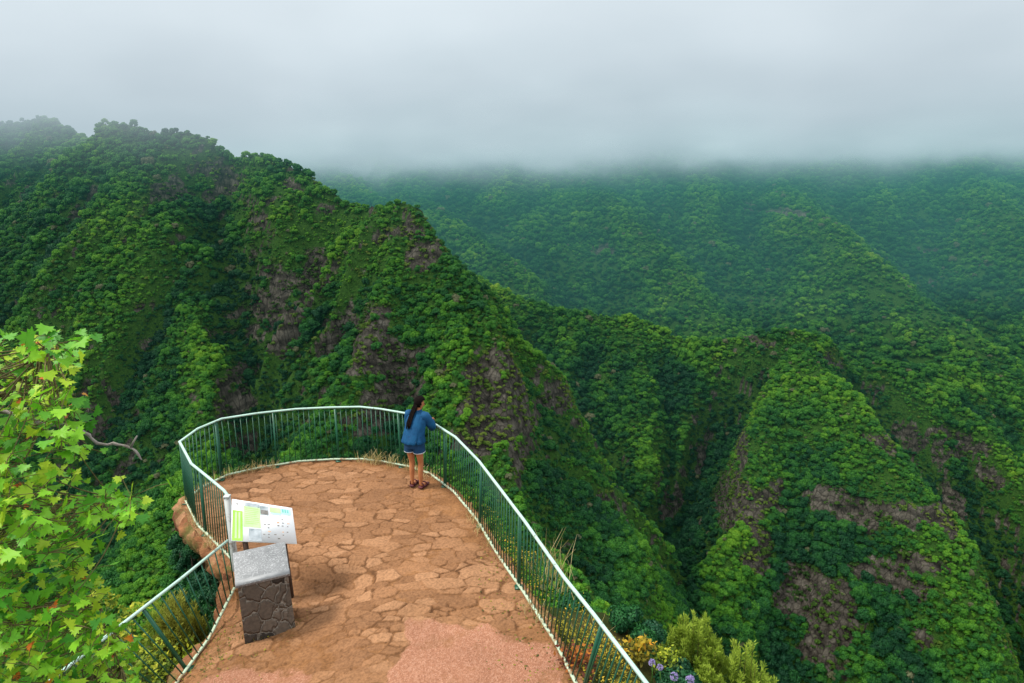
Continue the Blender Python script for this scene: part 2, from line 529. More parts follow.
ck = t.n('ShaderNodeTexVoronoi', feature='DISTANCE_TO_EDGE'); ck.inputs['Scale'].default_value = 0.22; t.l(t.mix(0.6, t.coord((1.6, 1.6, 0.5)), t.n('ShaderNodeTexNoise', inp={'Scale': 0.3}).outputs['Color'], 'ADD'), ck.inputs['Vector'])
c = t.mix(0.7, c, t.ramp(wz.outputs['Fac'], [(0.12, (0.45, 0.44, 0.44)), (0.4, (1.05, 1.05, 1.05)), (0.9, (1.2, 1.2, 1.2))]), 'MULTIPLY')
c = t.mix(0.8, c, t.ramp(ck.outputs['Distance'], [(0.0, (0.25, 0.24, 0.24)), (0.10, (1.05, 1.05, 1.05))]), 'MULTIPLY')
c = t.mix(rk, cg, c)
nm = t.bump(t.noise(t.coord((1, 1, 0.6)), 0.8, 6, 0.7), 1.0, 1.6)
M_ROCK = t.pbr(c, 0.9, 0.1, nm)


def leaf_mat(name, ramp, var=0.35):
    t = NT(name)
    oi = t.n('ShaderNodeObjectInfo')
    mp = t.n('ShaderNodeMapping'); mp.inputs['Scale'].default_value = (0.018, 0.018, 0.022)
    t.l(oi.outputs['Location'], mp.inputs['Vector'])
    li = t.n('ShaderNodeAttribute'); li.attribute_type = 'INSTANCER'; li.attribute_name = 'lite'  # tone offset per plant, carries the painted crest light and gully shade
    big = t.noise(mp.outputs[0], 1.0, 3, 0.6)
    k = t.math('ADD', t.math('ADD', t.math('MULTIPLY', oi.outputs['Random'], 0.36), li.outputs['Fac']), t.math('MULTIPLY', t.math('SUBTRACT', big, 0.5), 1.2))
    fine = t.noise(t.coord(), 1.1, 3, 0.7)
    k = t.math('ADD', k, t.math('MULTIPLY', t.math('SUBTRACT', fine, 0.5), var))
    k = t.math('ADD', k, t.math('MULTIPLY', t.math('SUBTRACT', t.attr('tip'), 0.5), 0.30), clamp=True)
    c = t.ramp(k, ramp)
    c = t.mix(t.math('GREATER_THAN', oi.outputs['Random'], 0.988), c, (0.17, 0.18, 0.09))        # here and there a pale dying crown
    return t.pbr(c, 0.55, 0.22, None, trans=0.22)


M_LEAF = leaf_mat('laurel_leaves', [(0.0, (0.009, 0.062, 0.024)), (0.25, (0.022, 0.125, 0.024)), (0.45, (0.056, 0.21, 0.020)), (0.65, (0.125, 0.32, 0.020)), (0.85, (0.23, 0.42, 0.026)), (1.0, (0.36, 0.48, 0.045))])
M_SHRUBLEAF = leaf_mat('scrub_leaves', [(0.0, (0.030, 0.075, 0.012)), (0.4, (0.070, 0.15, 0.016)), (0.75, (0.15, 0.22, 0.028)), (1.0, (0.25, 0.27, 0.06))])
M_BARK = mottled('bark', (0.05, 0.035, 0.025), (0.12, 0.09, 0.07), 6, 0.9, 0.1, 0.6)


def rand_unit(n, rng):
    a = rng.normal(size=(n, 3))
    return a / np.linalg.norm(a, axis=1)[:, None]


def leaf_quads(C, N, S, rng, asp=0.75):
    """one small bent leaf-clump quad at each centre, roughly facing N"""
    n = len(C)
    A = np.cross(N, rand_unit(n, rng)); A /= np.linalg.norm(A, axis=1)[:, None] + 1e-9
    B = np.cross(N, A)
    s = S[:, None]
    q = np.stack([C - A * s, C - B * s * asp - N * s * 0.25, C + A * s, C + B * s * asp - N * s * 0.25], 1)
    return q.reshape(-1, 3), np.arange(n * 4).reshape(n, 4)


def ico(rad, c, sub, rng=None, jag=0.0, sq=(1, 1, 1)):
    bm = bmesh.new(); bmesh.ops.create_icosphere(bm, subdivisions=sub, radius=1)
    V = np.array([v.co[:] for v in bm.verts]); F = np.array([[v.index for v in f.verts] for f in bm.faces])
    bm.free()
    if rng is not None: V = V * (1 + jag * rng.uniform(-1, 1, (len(V), 1)))
    return V * np.array(sq) * rad + np.array(c), F


def crown_mesh(name, seed, lobes, n_leaf, flat=0.8, mat=None, leaf=0.17):
    """crown of about unit radius: lobes clothed in leaf clumps over dark hearts, with a short trunk"""
    rng = np.random.default_rng(seed)
    Vs = []; Fs = []; tips = []; mi = []; b = 0

    def put(V, F, tp, k):
        nonlocal b
        if F.shape[1] == 3: F = np.concatenate([F, F[:, 2:3]], 1)
        Vs.append(V); Fs.append((F + b).tolist() if False else F + b); tips.append(tp); mi.append(np.full(len(F), k)); b += len(V)
    L = []
    for i in range(lobes):
        a = i * 2.4 + rng.uniform(-.9, .9); r = math.sqrt((i + 0.3) / lobes) * rng.uniform(.55, .82)
        h = flat * (0.92 - 1.0 * r ** 1.7) + rng.uniform(-.22, .20)
        L.append((np.array([r * math.cos(a), r * math.sin(a), h]), rng.choice([.20, .27, .34, .46]) * rng.uniform(.9, 1.1)))
    faces3 = []
    for c, rr in L:
        n = int(n_leaf * rr * rr / sum(q[1] ** 2 for q in L))
        N = rand_unit(n, rng); N[:, 2] = np.abs(N[:, 2]) * 1.0 - 0.25 * rng.random(n)
        N /= np.linalg.norm(N, axis=1)[:, None]
        rad = rr * (0.78 + 0.34 * rng.random(n))
        C = c + N * rad[:, None] * np.array([1, 1, 0.85])
        NN = N + rand_unit(n, rng) * 0.75; NN /= np.linalg.norm(NN, axis=1)[:, None]
        S = leaf * rng.uniform(0.5, 1.1, n) * 0.62
        V, F = leaf_quads(C, NN, S, rng)
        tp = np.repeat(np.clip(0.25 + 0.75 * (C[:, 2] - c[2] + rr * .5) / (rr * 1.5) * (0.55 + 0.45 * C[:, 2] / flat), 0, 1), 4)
        Vs.append(V); Fs.append(F + b); tips.append(tp); mi.append(np.zeros(len(F), int)); b += len(V)
    Fall = [f for F in Fs for f in F.tolist()]
    for c, rr in L:
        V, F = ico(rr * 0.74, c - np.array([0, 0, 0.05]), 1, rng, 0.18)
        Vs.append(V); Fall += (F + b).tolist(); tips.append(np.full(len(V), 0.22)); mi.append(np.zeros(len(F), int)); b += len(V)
    # trunk
    k = 6
    ring = lambda r, z, ox: np.stack([np.array([ox + r * math.cos(2 * math.pi * j / k), r * math.sin(2 * math.pi * j / k), z]) for j in range(k)])
    T = np.concatenate([ring(.09, -0.75, 0), ring(.06, 0.0, .03), ring(.03, .6, 0)])
    TF = [(i * k + j + b, i * k + (j + 1) % k + b, (i + 1) * k + (j + 1) % k + b, (i + 1) * k + j + b) for i in range(2) for j in range(k)]
    Vs.append(T); Fall += TF; tips.append(np.zeros(len(T))); mi.append(np.ones(len(TF), int))
    o = mesh_np(name, np.concatenate(Vs), Fall, mats=[mat, M_BARK], midx=np.concatenate(mi))
    add_attr(o, 'tip', np.concatenate(tips))
    me = o.data
    bpy.data.objects.remove(o)
    return me


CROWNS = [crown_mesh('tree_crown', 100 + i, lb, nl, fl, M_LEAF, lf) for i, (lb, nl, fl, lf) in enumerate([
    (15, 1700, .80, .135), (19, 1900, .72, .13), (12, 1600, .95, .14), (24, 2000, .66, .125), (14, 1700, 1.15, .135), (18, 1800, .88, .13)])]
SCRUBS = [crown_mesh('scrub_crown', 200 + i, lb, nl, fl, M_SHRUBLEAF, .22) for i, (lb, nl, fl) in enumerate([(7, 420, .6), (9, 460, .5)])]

# --- terrain meshes: three masses, each from its own patch of one height field
def terrain(name, label, x0, x1, y0, y1, step, grp):
    xs = np.arange(x0, x1 + step, step); ys = np.arange(y0, y1 + step, step)
    X, Y = np.meshgrid(xs, ys)
    Z, G = height(X, Y)
    gy, gx = np.gradient(Z, step)
    sl = np.sqrt(gx * gx + gy * gy)
    rk = rockiness(X, Y, Z, sl)
    # crags: push the bare rock about so the walls have ledges and shadows
    Z = Z + rk * (4.5 * fbm(X / 7, Y / 7, 301, 4)) - rk * 2.0 * np.abs(np.mod(Z / 9 + fbm(X / 25, Y / 25, 302, 2), 1) - 0.5)
    nx = len(xs); ny = len(ys)
    idx = np.arange(nx * ny).reshape(ny, nx)
    F = np.stack([idx[:-1, :-1], idx[:-1, 1:], idx[1:, 1:], idx[1:, :-1]], -1)
    keep = np.ones(F.shape[:2], bool)
    V = np.stack([X, Y, Z], -1).reshape(-1, 3)
    px, py, dep = project(V)
    vis = ((px > -450) & (px < 1474) & (py < 1500)).reshape(ny, nx)
    near = (np.hypot(X, Y - 8) > 70)
    own = (G == grp) & vis & near
    for _ in range(4):                                                  # overlap the neighbouring patch
        o2 = own.copy(); o2[1:] |= own[:-1]; o2[:-1] |= own[1:]; o2[:, 1:] |= own[:, :-1]; o2[:, :-1] |= own[:, 1:]; own = o2 & vis & near
    keep &= own[:-1, :-1]
    F = F[keep]
    used = np.unique(F); remap = np.full(len(V), -1); remap[used] = np.arange(len(used))
    o = mesh_np(name, V[used], remap[F], M_ROCK, smooth=True)
    add_attr(o, 'rock', rk.reshape(-1)[used])
    tag(o, label, kind='structure')
    return o


T0 = terrain('left_mountain', 'near mountain with bare cliffs and dense green forest', -560, 300, 60, 700, 2.2, 0)
T1 = terrain('middle_ridge', 'middle ridge with a pyramid shaped spur', -120, 620, 90, 760, 2.5, 1)
T2 = terrain('far_mountain', 'far forested mountain rising into the cloud', -700, 1250, 500, 1500, 5.5, 2)


def scatter(spacing, y0, y1, seed, shrub):
    """candidate plant positions on the height field inside a widened view"""
    rng = np.random.default_rng(seed)
    ys_ = []; 
    n = int((y1 * y1 - y0 * y0) * 0.92 / spacing ** 2)
    Y = np.sqrt(rng.uniform(y0 * y0, y1 * y1, n)); X = Y * rng.uniform(-0.92, 0.92, n)
    e = 1.5
    Z, G = height(X, Y)
    px, py, dep = project(np.stack([X, Y, Z], 1))
    ok = (px > -170) & (px < 1194) & (py > 60) & (py < 800) & (np.hypot(X, Y - 8) > 75)
    X, Y, Z, G = X[ok], Y[ok], Z[ok], G[ok]; n = len(X)
    Zx, _ = height(X + e, Y); Zy, _ = height(X, Y + e)
    gx = (Zx - Z) / e; gy = (Zy - Z) / e
    sl = np.hypot(gx, gy)
    rk = rockiness(X, Y, Z, sl)
    N = np.stack([-gx, -gy, np.ones(n)], 1); N /= np.linalg.norm(N, axis=1)[:, None]
    Vw = np.stack([-X, -Y, CAM_H - Z], 1); Vw /= np.linalg.norm(Vw, axis=1)[:, None]
    face = (N * Vw).sum(1)
    px, py, dep = project(np.stack([X, Y, Z], 1))
    ok = face > -0.22
    # crowns get steeper-sided slopes more densely: accept by true surface area
    ok &= rng.random(n) < np.clip(np.sqrt(1 + sl * sl) / 1.9, 0.3, 1)
    if shrub: ok &= rng.random(n) < np.clip(0.05 + rk * 0.85 + sstep(1.1, 1.9, sl) * .12, 0, 1)
    else: ok &= rng.random(n) > rk * 1.25
    X, Y, Z, G, sl, rk, dep = [a[ok] for a in (X, Y, Z, G, sl, rk, dep)]
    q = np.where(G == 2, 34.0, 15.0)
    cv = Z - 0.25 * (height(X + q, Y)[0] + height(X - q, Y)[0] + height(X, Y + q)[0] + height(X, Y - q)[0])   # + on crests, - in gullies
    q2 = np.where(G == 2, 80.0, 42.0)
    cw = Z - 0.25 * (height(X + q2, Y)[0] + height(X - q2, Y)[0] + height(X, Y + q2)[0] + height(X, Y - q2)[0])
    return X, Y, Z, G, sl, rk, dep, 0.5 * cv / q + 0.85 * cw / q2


def size_noise(X, Y): return 0.75 + 0.6 * vnoise(X / 24, Y / 24, 501)


PTS = []
for sp, y0, y1, sd_ in ((1.42, 110, 360, 1), (1.75, 360, 620, 2), (2.95, 560, 1420, 3), (1.9, 110, 640, 4)):
    X, Y, Z, G, sl, rk, dep, cv = scatter(sp, y0, y1, sd_, False)
    rng = np.random.default_rng(sd_ + 50)
    rad = np.clip(rng.lognormal(-0.12, 0.40, len(X)), 0.38, 2.0) * size_noise(X, Y) * (1.9 if y1 < 400 else 2.2 if y1 < 700 else 3.0)
    if sd_ == 4: rad = rng.uniform(0.55, 1.25, len(X))              # understorey that closes the gaps
    rad *= (1 - 0.40 * sstep(1.2, 2.2, sl)) * (1 - 0.22 * sstep(0.08, 0.40, cv))
    PTS.append((X, Y, Z, G, rad, dep, np.zeros(len(X), int), np.where(G == 2, np.clip(0.16 + 0.4 * cv, 0.02, 0.26), np.clip(np.where(G == 0, 0.075, 0.04) + 0.62 * cv, -0.20, 0.24))))  # curvature paints crests as lit and gullies as shaded in the leaf tone
for sp, y0, y1, sd_ in ((1.8, 110, 420, 11), (2.5, 420, 640, 12)):
    X, Y, Z, G, sl, rk, dep, cv = scatter(sp, y0, y1, sd_, True)
    rng = np.random.default_rng(sd_ + 50)
    rad = rng.uniform(0.35, 1.45, len(X)) * (1.15 if y1 < 450 else 1.4)
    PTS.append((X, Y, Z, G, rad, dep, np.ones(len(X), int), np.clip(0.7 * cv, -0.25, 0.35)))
X, Y, Z, G, RAD, DEP, KIND, LITE = [np.concatenate(a) for a in zip(*PTS)]

# --- the trees that show largest become objects of their own
dg_b = [BVHTree.FromPolygons([tuple(v.co) for v in o.data.vertices], [tuple(p.vertices) for p in o.data.polygons]) for o in (T0, T1)]
px, py, _ = project(np.stack([X, Y, Z + RAD * 0.5], 1))
app = RAD / DEP
inframe = (px > 3) & (px < 1021) & (py > 120) & (py < 676) & (KIND == 0)
order = np.argsort(-app * inframe)
single = []
MAXT = 190
for i in order[:2600]:
    if len(single) >= MAXT: break
    if not inframe[i]: break
    tgt = Vector((X[i], Y[i], Z[i] + RAD[i] * 0.7)); d = tgt - CAMP; L = d.length
    if any(b.ray_cast(CAMP, d / L, L - RAD[i] * 1.2)[0] is not None for b in dg_b): continue
    # hidden behind the platform, the railing foot or the leafy foreground tree
    if 190 < px[i] < 640 and py[i] > 430 + max(0, (px[i] - 450)) * 1.35: continue
    if px[i] < 150 and py[i] > 400: continue
    single.append(i)
SINGLE = set(single)
TREE_LABELS = {0: 'rounded green laurel tree in the forest on the near mountain flank beyond the railing',
               1: 'rounded green laurel tree in the forest on the middle ridge across the ravine'}
src_tree = []
for q, i in enumerate(single):
    o = bpy.data.objects.new('tree', CROWNS[q % len(CROWNS)])
    COL.objects.link(o)
    o.location = (X[i], Y[i], Z[i] + RAD[i] * 0.12); o.rotation_euler = (0, 0, RNG.uniform(0, 6.28))
    s_ = RAD[i]; o.scale = (s_, s_, s_ * RNG.uniform(0.9, 1.2))
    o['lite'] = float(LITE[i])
    g_ = min(int(G[i]), 1)
    tag(o, TREE_LABELS[g_], 'tree', 'forest trees on the near mountain flank' if g_ == 0 else 'forest trees on the middle ridge')
    if q < len(CROWNS): src_tree.append(o)
si = [int(k) for k in np.argsort(-app * ((px > 300) & (px < 1000) & (py > 200) & (py < 640) & (KIND == 1)))[:2]]
src_scrub = []
for q, i in enumerate(si):
    o = bpy.data.objects.new('shrub', SCRUBS[q]); COL.objects.link(o)
    o.location = (X[i], Y[i], Z[i]); o.scale = (RAD[i],) * 3
    tag(o, 'small yellow green shrub growing on the rocky mountain flank', 'shrub', 'shrubs on the cliffs')
    src_scrub.append(o); SINGLE.add(i)


def forest(name, label, sel, sources):
    """one stuff object: its points carry the crowns"""
    P_ = np.stack([X[sel], Y[sel], Z[sel] + RAD[sel] * 0.10], 1)
    o = mesh_np(name, P_, [])
    n = len(P_); rng = np.random.default_rng(n)
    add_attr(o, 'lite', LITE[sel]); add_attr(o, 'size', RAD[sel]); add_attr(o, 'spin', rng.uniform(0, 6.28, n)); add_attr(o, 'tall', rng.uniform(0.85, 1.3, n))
    add_attr(o, 'pick', rng.integers(0, len(sources), n), 'INT')
    ng = bpy.data.node_groups.new(name + '_nodes', 'GeometryNodeTree')
    ng.interface.new_socket('Geometry', in_out='INPUT', socket_type='NodeSocketGeometry')
    ng.interface.new_socket('Geometry', in_out='OUTPUT', socket_type='NodeSocketGeometry')
    N = ng.nodes.new; Lk = ng.links.new
    gi = N('NodeGroupInput'); go = N('NodeGroupOutput'); ip = N('GeometryNodeInstanceOnPoints'); jn = N('GeometryNodeJoinGeometry')
    for s_ in sources:
        ob = N('GeometryNodeObjectInfo'); ob.transform_space = 'ORIGINAL'; ob.inputs['Object'].default_value = s_
        gti = N('GeometryNodeGeometryToInstance'); Lk(ob.outputs['Geometry'], gti.inputs[0]); Lk(gti.outputs[0], jn.inputs[0])

    def na(nm, typ='FLOAT'):
        a = N('GeometryNodeInputNamedAttribute'); a.data_type = typ; a.inputs['Name'].default_value = nm; return a.outputs['Attribute']
    cr_ = N('ShaderNodeCombineXYZ'); Lk(na('spin'), cr_.inputs[2])
    sx = N('ShaderNodeCombineXYZ'); mu = N('ShaderNodeMath'); mu.operation = 'MULTIPLY'
    sz = na('size'); Lk(sz, mu.inputs[0]); Lk(na('tall'), mu.inputs[1])
    Lk(sz, sx.inputs[0]); Lk(sz, sx.inputs[1]); Lk(mu.outputs[0], sx.inputs[2])
    Lk(gi.outputs[0], ip.inputs['Points']); Lk(jn.outputs[0], ip.inputs['Instance']); ip.inputs['Pick Instance'].default_value = True
    Lk(na('pick', 'INT'), ip.inputs['Instance Index'])
    e2r = N('FunctionNodeEulerToRotation'); Lk(cr_.outputs[0], e2r.inputs[0]); Lk(e2r.outputs[0], ip.inputs['Rotation'])
    Lk(sx.outputs[0], ip.inputs['Scale']); Lk(ip.outputs[0], go.inputs[0])
    md = o.modifiers.new('crowns', 'NODES'); md.node_group = ng
    tag(o, label, kind='stuff')
    return o


sg = np.zeros(len(X), bool); sg[list(SINGLE)] = True
print('PLANTS', len(X), 'single', len(single), [int(((G == g_) & (KIND == 0)).sum()) for g_ in range(3)], int((KIND == 1).sum()))
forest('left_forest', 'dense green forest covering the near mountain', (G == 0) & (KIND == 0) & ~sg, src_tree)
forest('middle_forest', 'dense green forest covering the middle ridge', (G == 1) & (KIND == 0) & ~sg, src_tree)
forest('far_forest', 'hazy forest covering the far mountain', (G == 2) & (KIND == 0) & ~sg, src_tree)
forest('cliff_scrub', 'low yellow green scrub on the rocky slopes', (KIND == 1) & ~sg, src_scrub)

# ------------------------------------------------------------------ cloud hanging over the ridges (a volume that absorbs and glows by itself)
mb = MB(); mb.box((60, 1000, -30), (2600, 1560, 270))
t = NT('cloud_volume')
geo = t.n('ShaderNodeNewGeometry'); sx = t.n('ShaderNodeSeparateXYZ'); t.l(geo.outputs['Position'], sx.inputs[0])
yd = t.math('MULTIPLY', t.math('MAXIMUM', t.math('SUBTRACT', sx.outputs[1], 560.0), 0.0), 0.112)
vp = t.n('ShaderNodeMapping'); vp.inputs['Scale'].default_value = (0.008, 0.008, 0.014); t.l(geo.outputs['Position'], vp.inputs['Vector'])
wisp = t.math('MULTIPLY', t.math('SUBTRACT', t.noise(vp.outputs[0], 1.0, 5, 0.62), 0.5), 78.0)
hgt = t.math('ADD', t.math('ADD', sx.outputs[2], yd), wisp)         # height above the sagging cloud base
den = t.math('ADD', t.math('MULTIPLY', t.math('EXPONENT', t.math('DIVIDE', t.math('SUBTRACT', t.math('MINIMUM', hgt, 90.0), 38.0), 13.0)), 0.0042), t.math('ADD', t.math('MULTIPLY', t.math('DIVIDE', t.math('SUBTRACT', sx.outputs[1], 450.0), 300.0, clamp=True), 0.00040), 0.00008))
den = t.math('MINIMUM', den, 0.009)
ab = t.n('ShaderNodeVolumeAbsorption'); ab.inputs['Color'].default_value = (0, 0, 0, 1); t.l(den, ab.inputs['Density'])
em = t.n('ShaderNodeEmission')  # glow stands in for daylight scattered inside the cloud and haze
cc = t.ramp(t.math('DIVIDE', hgt, 160.0, clamp=True), [(0.0, (0.14, 0.48, 0.48)), (0.18, (0.39, 0.50, 0.56)), (0.32, (0.58, 0.67, 0.73)), (0.6, (0.83, 0.91, 0.96))])
vq = t.n('ShaderNodeMapping'); vq.inputs['Scale'].default_value = (0.008, 0.006, 0.022); t.l(geo.outputs['Position'], vq.inputs['Vector'])
cc = t.mix(1.0, cc, t.ramp(t.noise(vq.outputs[0], 1.0, 5, 0.55), [(0.3, (0.85, 0.87, 0.89)), (0.7, (1.19, 1.18, 1.17))]), 'MULTIPLY')
t.l(cc, em.inputs[0]); t.l(den, em.inputs[1])
ad = t.n('ShaderNodeAddShader'); t.l(ab.outputs[0], ad.inputs[0]); t.l(em.outputs[0], ad.inputs[1])
t.l(ad.outputs[0], t.out.inputs['Volume'])
cl = mb.build('cloud', t.mat); tag(cl, 'grey cloud and haze hanging over the mountains', kind='structure')
# ================================================================== the lookout platform
KERB = [(1.62, 3.2), (0.62, 6.6), (0.44, 7.23), (0.07, 8.28), (-0.27, 9.15), (-0.66, 10.28), (-1.13, 11.3), (-1.63, 12.06), (-2.12, 12.42), (-2.64, 12.66), (-3.11, 12.80),
        (-3.70, 12.84), (-4.38, 12.78), (-5.07, 12.55), (-5.62, 12.25), (-5.93, 11.75), (-5.97, 11.22), (-5.38, 10.36), (-4.92, 9.86), (-4.44, 9.33)]
F_POST = (-4.32, 9.18)
NEAR_BASE = [(-4.27, 8.95), (-4.42, 7.4), (-4.62, 5.6), (-4.85, 3.4)]
OUTLINE = KERB + [(-4.30, 9.20)] + NEAR_BASE          # clockwise seen from above? either way, closed


def floor_z(x, y):
    x = np.asarray(x, float); y = np.asarray(y, float)
    lx = np.interp(y, [3.4, 5.6, 7.4, 8.95, 9.3], [-4.85, -4.62, -4.42, -4.27, -4.2])
    return -np.interp(x - lx, [0.0, 0.25, 0.6, 1.0, 1.45, 1.9, 2.4, 2.8], [0.55, 0.45, 0.32, 0.29, 0.25, 0.14, 0.04, 0.0]) * (1 - sstep(8.75, 9.35, y))


def poly_dist(X, Y, pts):
    """distance to a closed outline, negative inside"""
    D = np.full(X.shape, 1e9); ins = np.zeros(X.shape, bool)
    n = len(pts)
    for i in range(n):
        ax, ay = pts[i]; bx, by = pts[(i + 1) % n]
        L2 = (bx - ax) ** 2 + (by - ay) ** 2
        t_ = np.clip(((X - ax) * (bx - ax) + (Y - ay) * (by - ay)) / L2, 0, 1)
        D = np.minimum(D, np.hypot(X - ax - t_ * (bx - ax), Y - ay - t_ * (by - ay)))
        c_ = ((ay > Y) != (by > Y)) & (X < (bx - ax) * (Y - ay) / (by - ay + 1e-12) + ax)
        ins ^= c_
    return np.where(ins, -D, D)


def in_poly(X, Y, pts, wob=0.0):
    return -poly_dist(X + wob * fbm(X * 2.2, Y * 2.2, 61, 3), Y + wob * fbm(X * 2.2, Y * 2.2, 62, 3), pts)


# --- paved floor: flat stones bedded in red earth, worn concrete in the foreground
st_ = 0.017
xs = np.arange(-6.2, 1.4, st_); ys = np.arange(4.6, 13.0, st_)
FX, FY = np.meshgrid(xs, ys)
# stone seeds: jittered grid with uneven cell sizes
rng = np.random.default_rng(21)
seeds = []
cand = np.stack([rng.uniform(-6.3, 1.4, 7000), rng.uniform(4.4, 13.1, 7000)], 1)
szs = rng.choice([0.09, 0.14, 0.19, 0.25, 0.34], 7000, p=[.24, .24, .26, .18, .08])
kept = np.zeros((0, 2)); ks = []
for c_, s_ in zip(cand, szs):
    if len(kept) and (np.hypot(*((kept - c_) * np.array([0.72, 1.3])).T) < (np.array(ks) + s_) * 0.5 * 1.08).any(): continue
    kept = np.vstack([kept, c_]); ks.append(s_)
ks = np.array(ks)
WX = FX + 0.05 * fbm(FX * 3.0, FY * 3.0, 31, 3); WY = FY + 0.05 * fbm(FX * 3.0, FY * 3.0, 32, 3)
d1 = np.full(FX.shape, 1e9); d2 = d1.copy(); i1 = np.zeros(FX.shape, int)
for k, (c_, s_) in enumerate(zip(kept, ks)):
    r_ = s_ * 2.6 + 0.2
    a0, a1 = np.searchsorted(ys, (c_[1] - r_, c_[1] + r_)); b0, b1 = np.searchsorted(xs, (c_[0] - r_, c_[0] + r_))
    if a1 <= a0 or b1 <= b0: continue
    sl_ = np.s_[a0:a1, b0:b1]
    ca_ = math.cos(c_[0] * 91.7 + c_[1] * 37.3) * 0.5; ux_ = (WX[sl_] - c_[0]) + ca_ * (WY[sl_] - c_[1]); uy_ = (WY[sl_] - c_[1])
    dd = 0.62 * np.hypot(ux_ * 0.72, uy_ * 1.3) + 0.38 * np.maximum(np.abs(ux_ * 0.80), np.abs(uy_ * 1.42)) - s_ * 0.55
    cl_ = dd < d1[sl_]
    d2[sl_] = np.where(cl_, d1[sl_], np.minimum(d2[sl_], dd))
    i1[sl_] = np.where(cl_, k, i1[sl_]); d1[sl_] = np.where(cl_, dd, d1[sl_])
edge = d2 - d1
rs = np.random.default_rng(5)
sh = np.clip(rs.normal(0.35, 0.55, len(kept)), -0.8, 1.4); tx = rs.normal(0, .025, len(kept)); ty = rs.normal(.02, .03, len(kept)); tone = rs.random(len(kept))
back = poly_dist(FX, FY, OUTLINE)
buried = np.clip(fbm(FX * 0.7, FY * 0.7, 33, 3) * 1.3 - 0.22 + 0.6 * sstep(-0.55, -0.1, back) + 0.55 * sstep(-2.1, -3.2, FX) * sstep(10.2, 8.0, FY), 0, 1)
pl = sstep(0.004, 0.018 + 0.016 * tone[i1], edge + 0.035 * fbm(FX * 7, FY * 7, 34, 4) - 0.03 * buried)
hstone = (0.016 * sh[i1] + 0.006 + (FX - kept[i1, 0]) * tx[i1] + (FY - kept[i1, 1]) * ty[i1] + 0.007 * fbm(FX * 8, FY * 8, 35, 4)) * pl
hdirt = 0.012 * fbm(FX * 1.6, FY * 1.6, 36, 4) + 0.010 * fbm(FX * 12, FY * 12, 37, 4) + 0.022 * buried
H = np.maximum(hstone - 0.004, hdirt * 0.8 - 0.016)
stone_m = sstep(-0.004, 0.005, hstone - 0.004 - (hdirt * 0.8 - 0.016)) * pl
conc_r = [tuple(on_z(px_, py_, 0)[:2]) for px_, py_ in [(385, 690), (398, 648), (411, 622), (450, 629), (490, 633), (524, 634), (541, 645), (553, 667), (561, 690)]]
conc_r = conc_r + [(0.42, 3.0), (-1.2, 3.0)]
conc_l = [tuple(on_z(px_, py_, -.2)[:2]) for px_, py_ in [(200, 690), (219, 668), (250, 662), (277, 660), (309, 666), (316, 690)]] + [(-2.3, 3.0), (-4.4, 3.0)]
cm = np.maximum(sstep(-0.10, 0.10, in_poly(FX, FY, conc_r, 0.30)), sstep(-0.16, 0.14, in_poly(FX, FY, conc_l, 0.40)))
H = H + 0.004 * (fbm(FX * 40, FY * 40, 45, 2))
H = H * (1 - cm) + cm * (0.016 + 0.006 * fbm(FX * 30, FY * 30, 38, 2) + 0.010 * fbm(FX * 2, FY * 2, 39, 2))
FZ = floor_z(FX, FY) + H
ny_, nx_ = FX.shape
idx = np.arange(nx_ * ny_).reshape(ny_, nx_)
Fq = np.stack([idx[:-1, :-1], idx[:-1, 1:], idx[1:, 1:], idx[1:, :-1]], -1)
Fq = Fq[(back < 0.10)[:-1, :-1]]
used = np.unique(Fq); rm = np.full(nx_ * ny_, -1); rm[used] = np.arange(len(used))
t = NT('paving')
v = t.coord()
fine = t.noise(v, 26, 5, 0.7); mid = t.noise(v, 3.2, 4, 0.6); broad = t.noise(v, 0.8, 3, 0.5)
dirt = t.ramp(mid, [(0.25, (0.118, 0.053, 0.020)), (0.5, (0.185, 0.085, 0.033)), (0.75, (0.25, 0.121, 0.049))])
stn = t.ramp(t.attr('tone'), [(0.0, (0.160, 0.076, 0.034)), (0.5, (0.235, 0.116, 0.054)), (1.0, (0.33, 0.176, 0.090))])
stn = t.mix(t.ramp(mid, [(0.35, 0.0), (0.75, 0.55)]), stn, (0.215, 0.11, 0.056))
c = t.mix(t.math('MULTIPLY', t.attr('stone'), 0.85), dirt, stn)
c = t.mix(0.75, c, t.ramp(fine, [(0.28, (0.38, 0.36, 0.35)), (0.5, (1, 1, 1)), (0.72, (1.45, 1.45, 1.45))]), 'MULTIPLY')
c = t.mix(t.math('MULTIPLY', t.attr('joint'), 0.85), c, (0.06, 0.026, 0.011))
agg = t.n('ShaderNodeTexVoronoi'); agg.inputs['Scale'].default_value = 62; t.l(v, agg.inputs['Vector'])
cc_ = t.ramp(agg.outputs['Color'], [(0.1, (0.24, 0.105, 0.060)), (0.5, (0.30, 0.140, 0.082)), (0.9, (0.38, 0.205, 0.135))])
cc_ = t.mix(0.5, cc_, t.ramp(broad, [(0.3, (0.75, 0.7, 0.66)), (0.7, (1.1, 1.08, 1.05))]), 'MULTIPLY')
cc_ = t.mix(t.ramp(t.noise(v, 2.1, 5, 0.65), [(0.52, 0.0), (0.70, 0.75)]), cc_, dirt)
cm_ = t.ramp(t.math('ADD', t.attr('conc'), t.math('MULTIPLY', t.math('SUBTRACT', fine, 0.5), 1.1)), [(0.30, 0.0), (0.70, 1.0)])
c = t.mix(cm_, c, cc_)
c = t.mix(0.5, c, t.ramp(t.noise(v, 0.9, 4, 0.6), [(0.3, (0.72, 0.70, 0.68)), (0.65, (1.12, 1.1, 1.08))]), 'MULTIPLY')
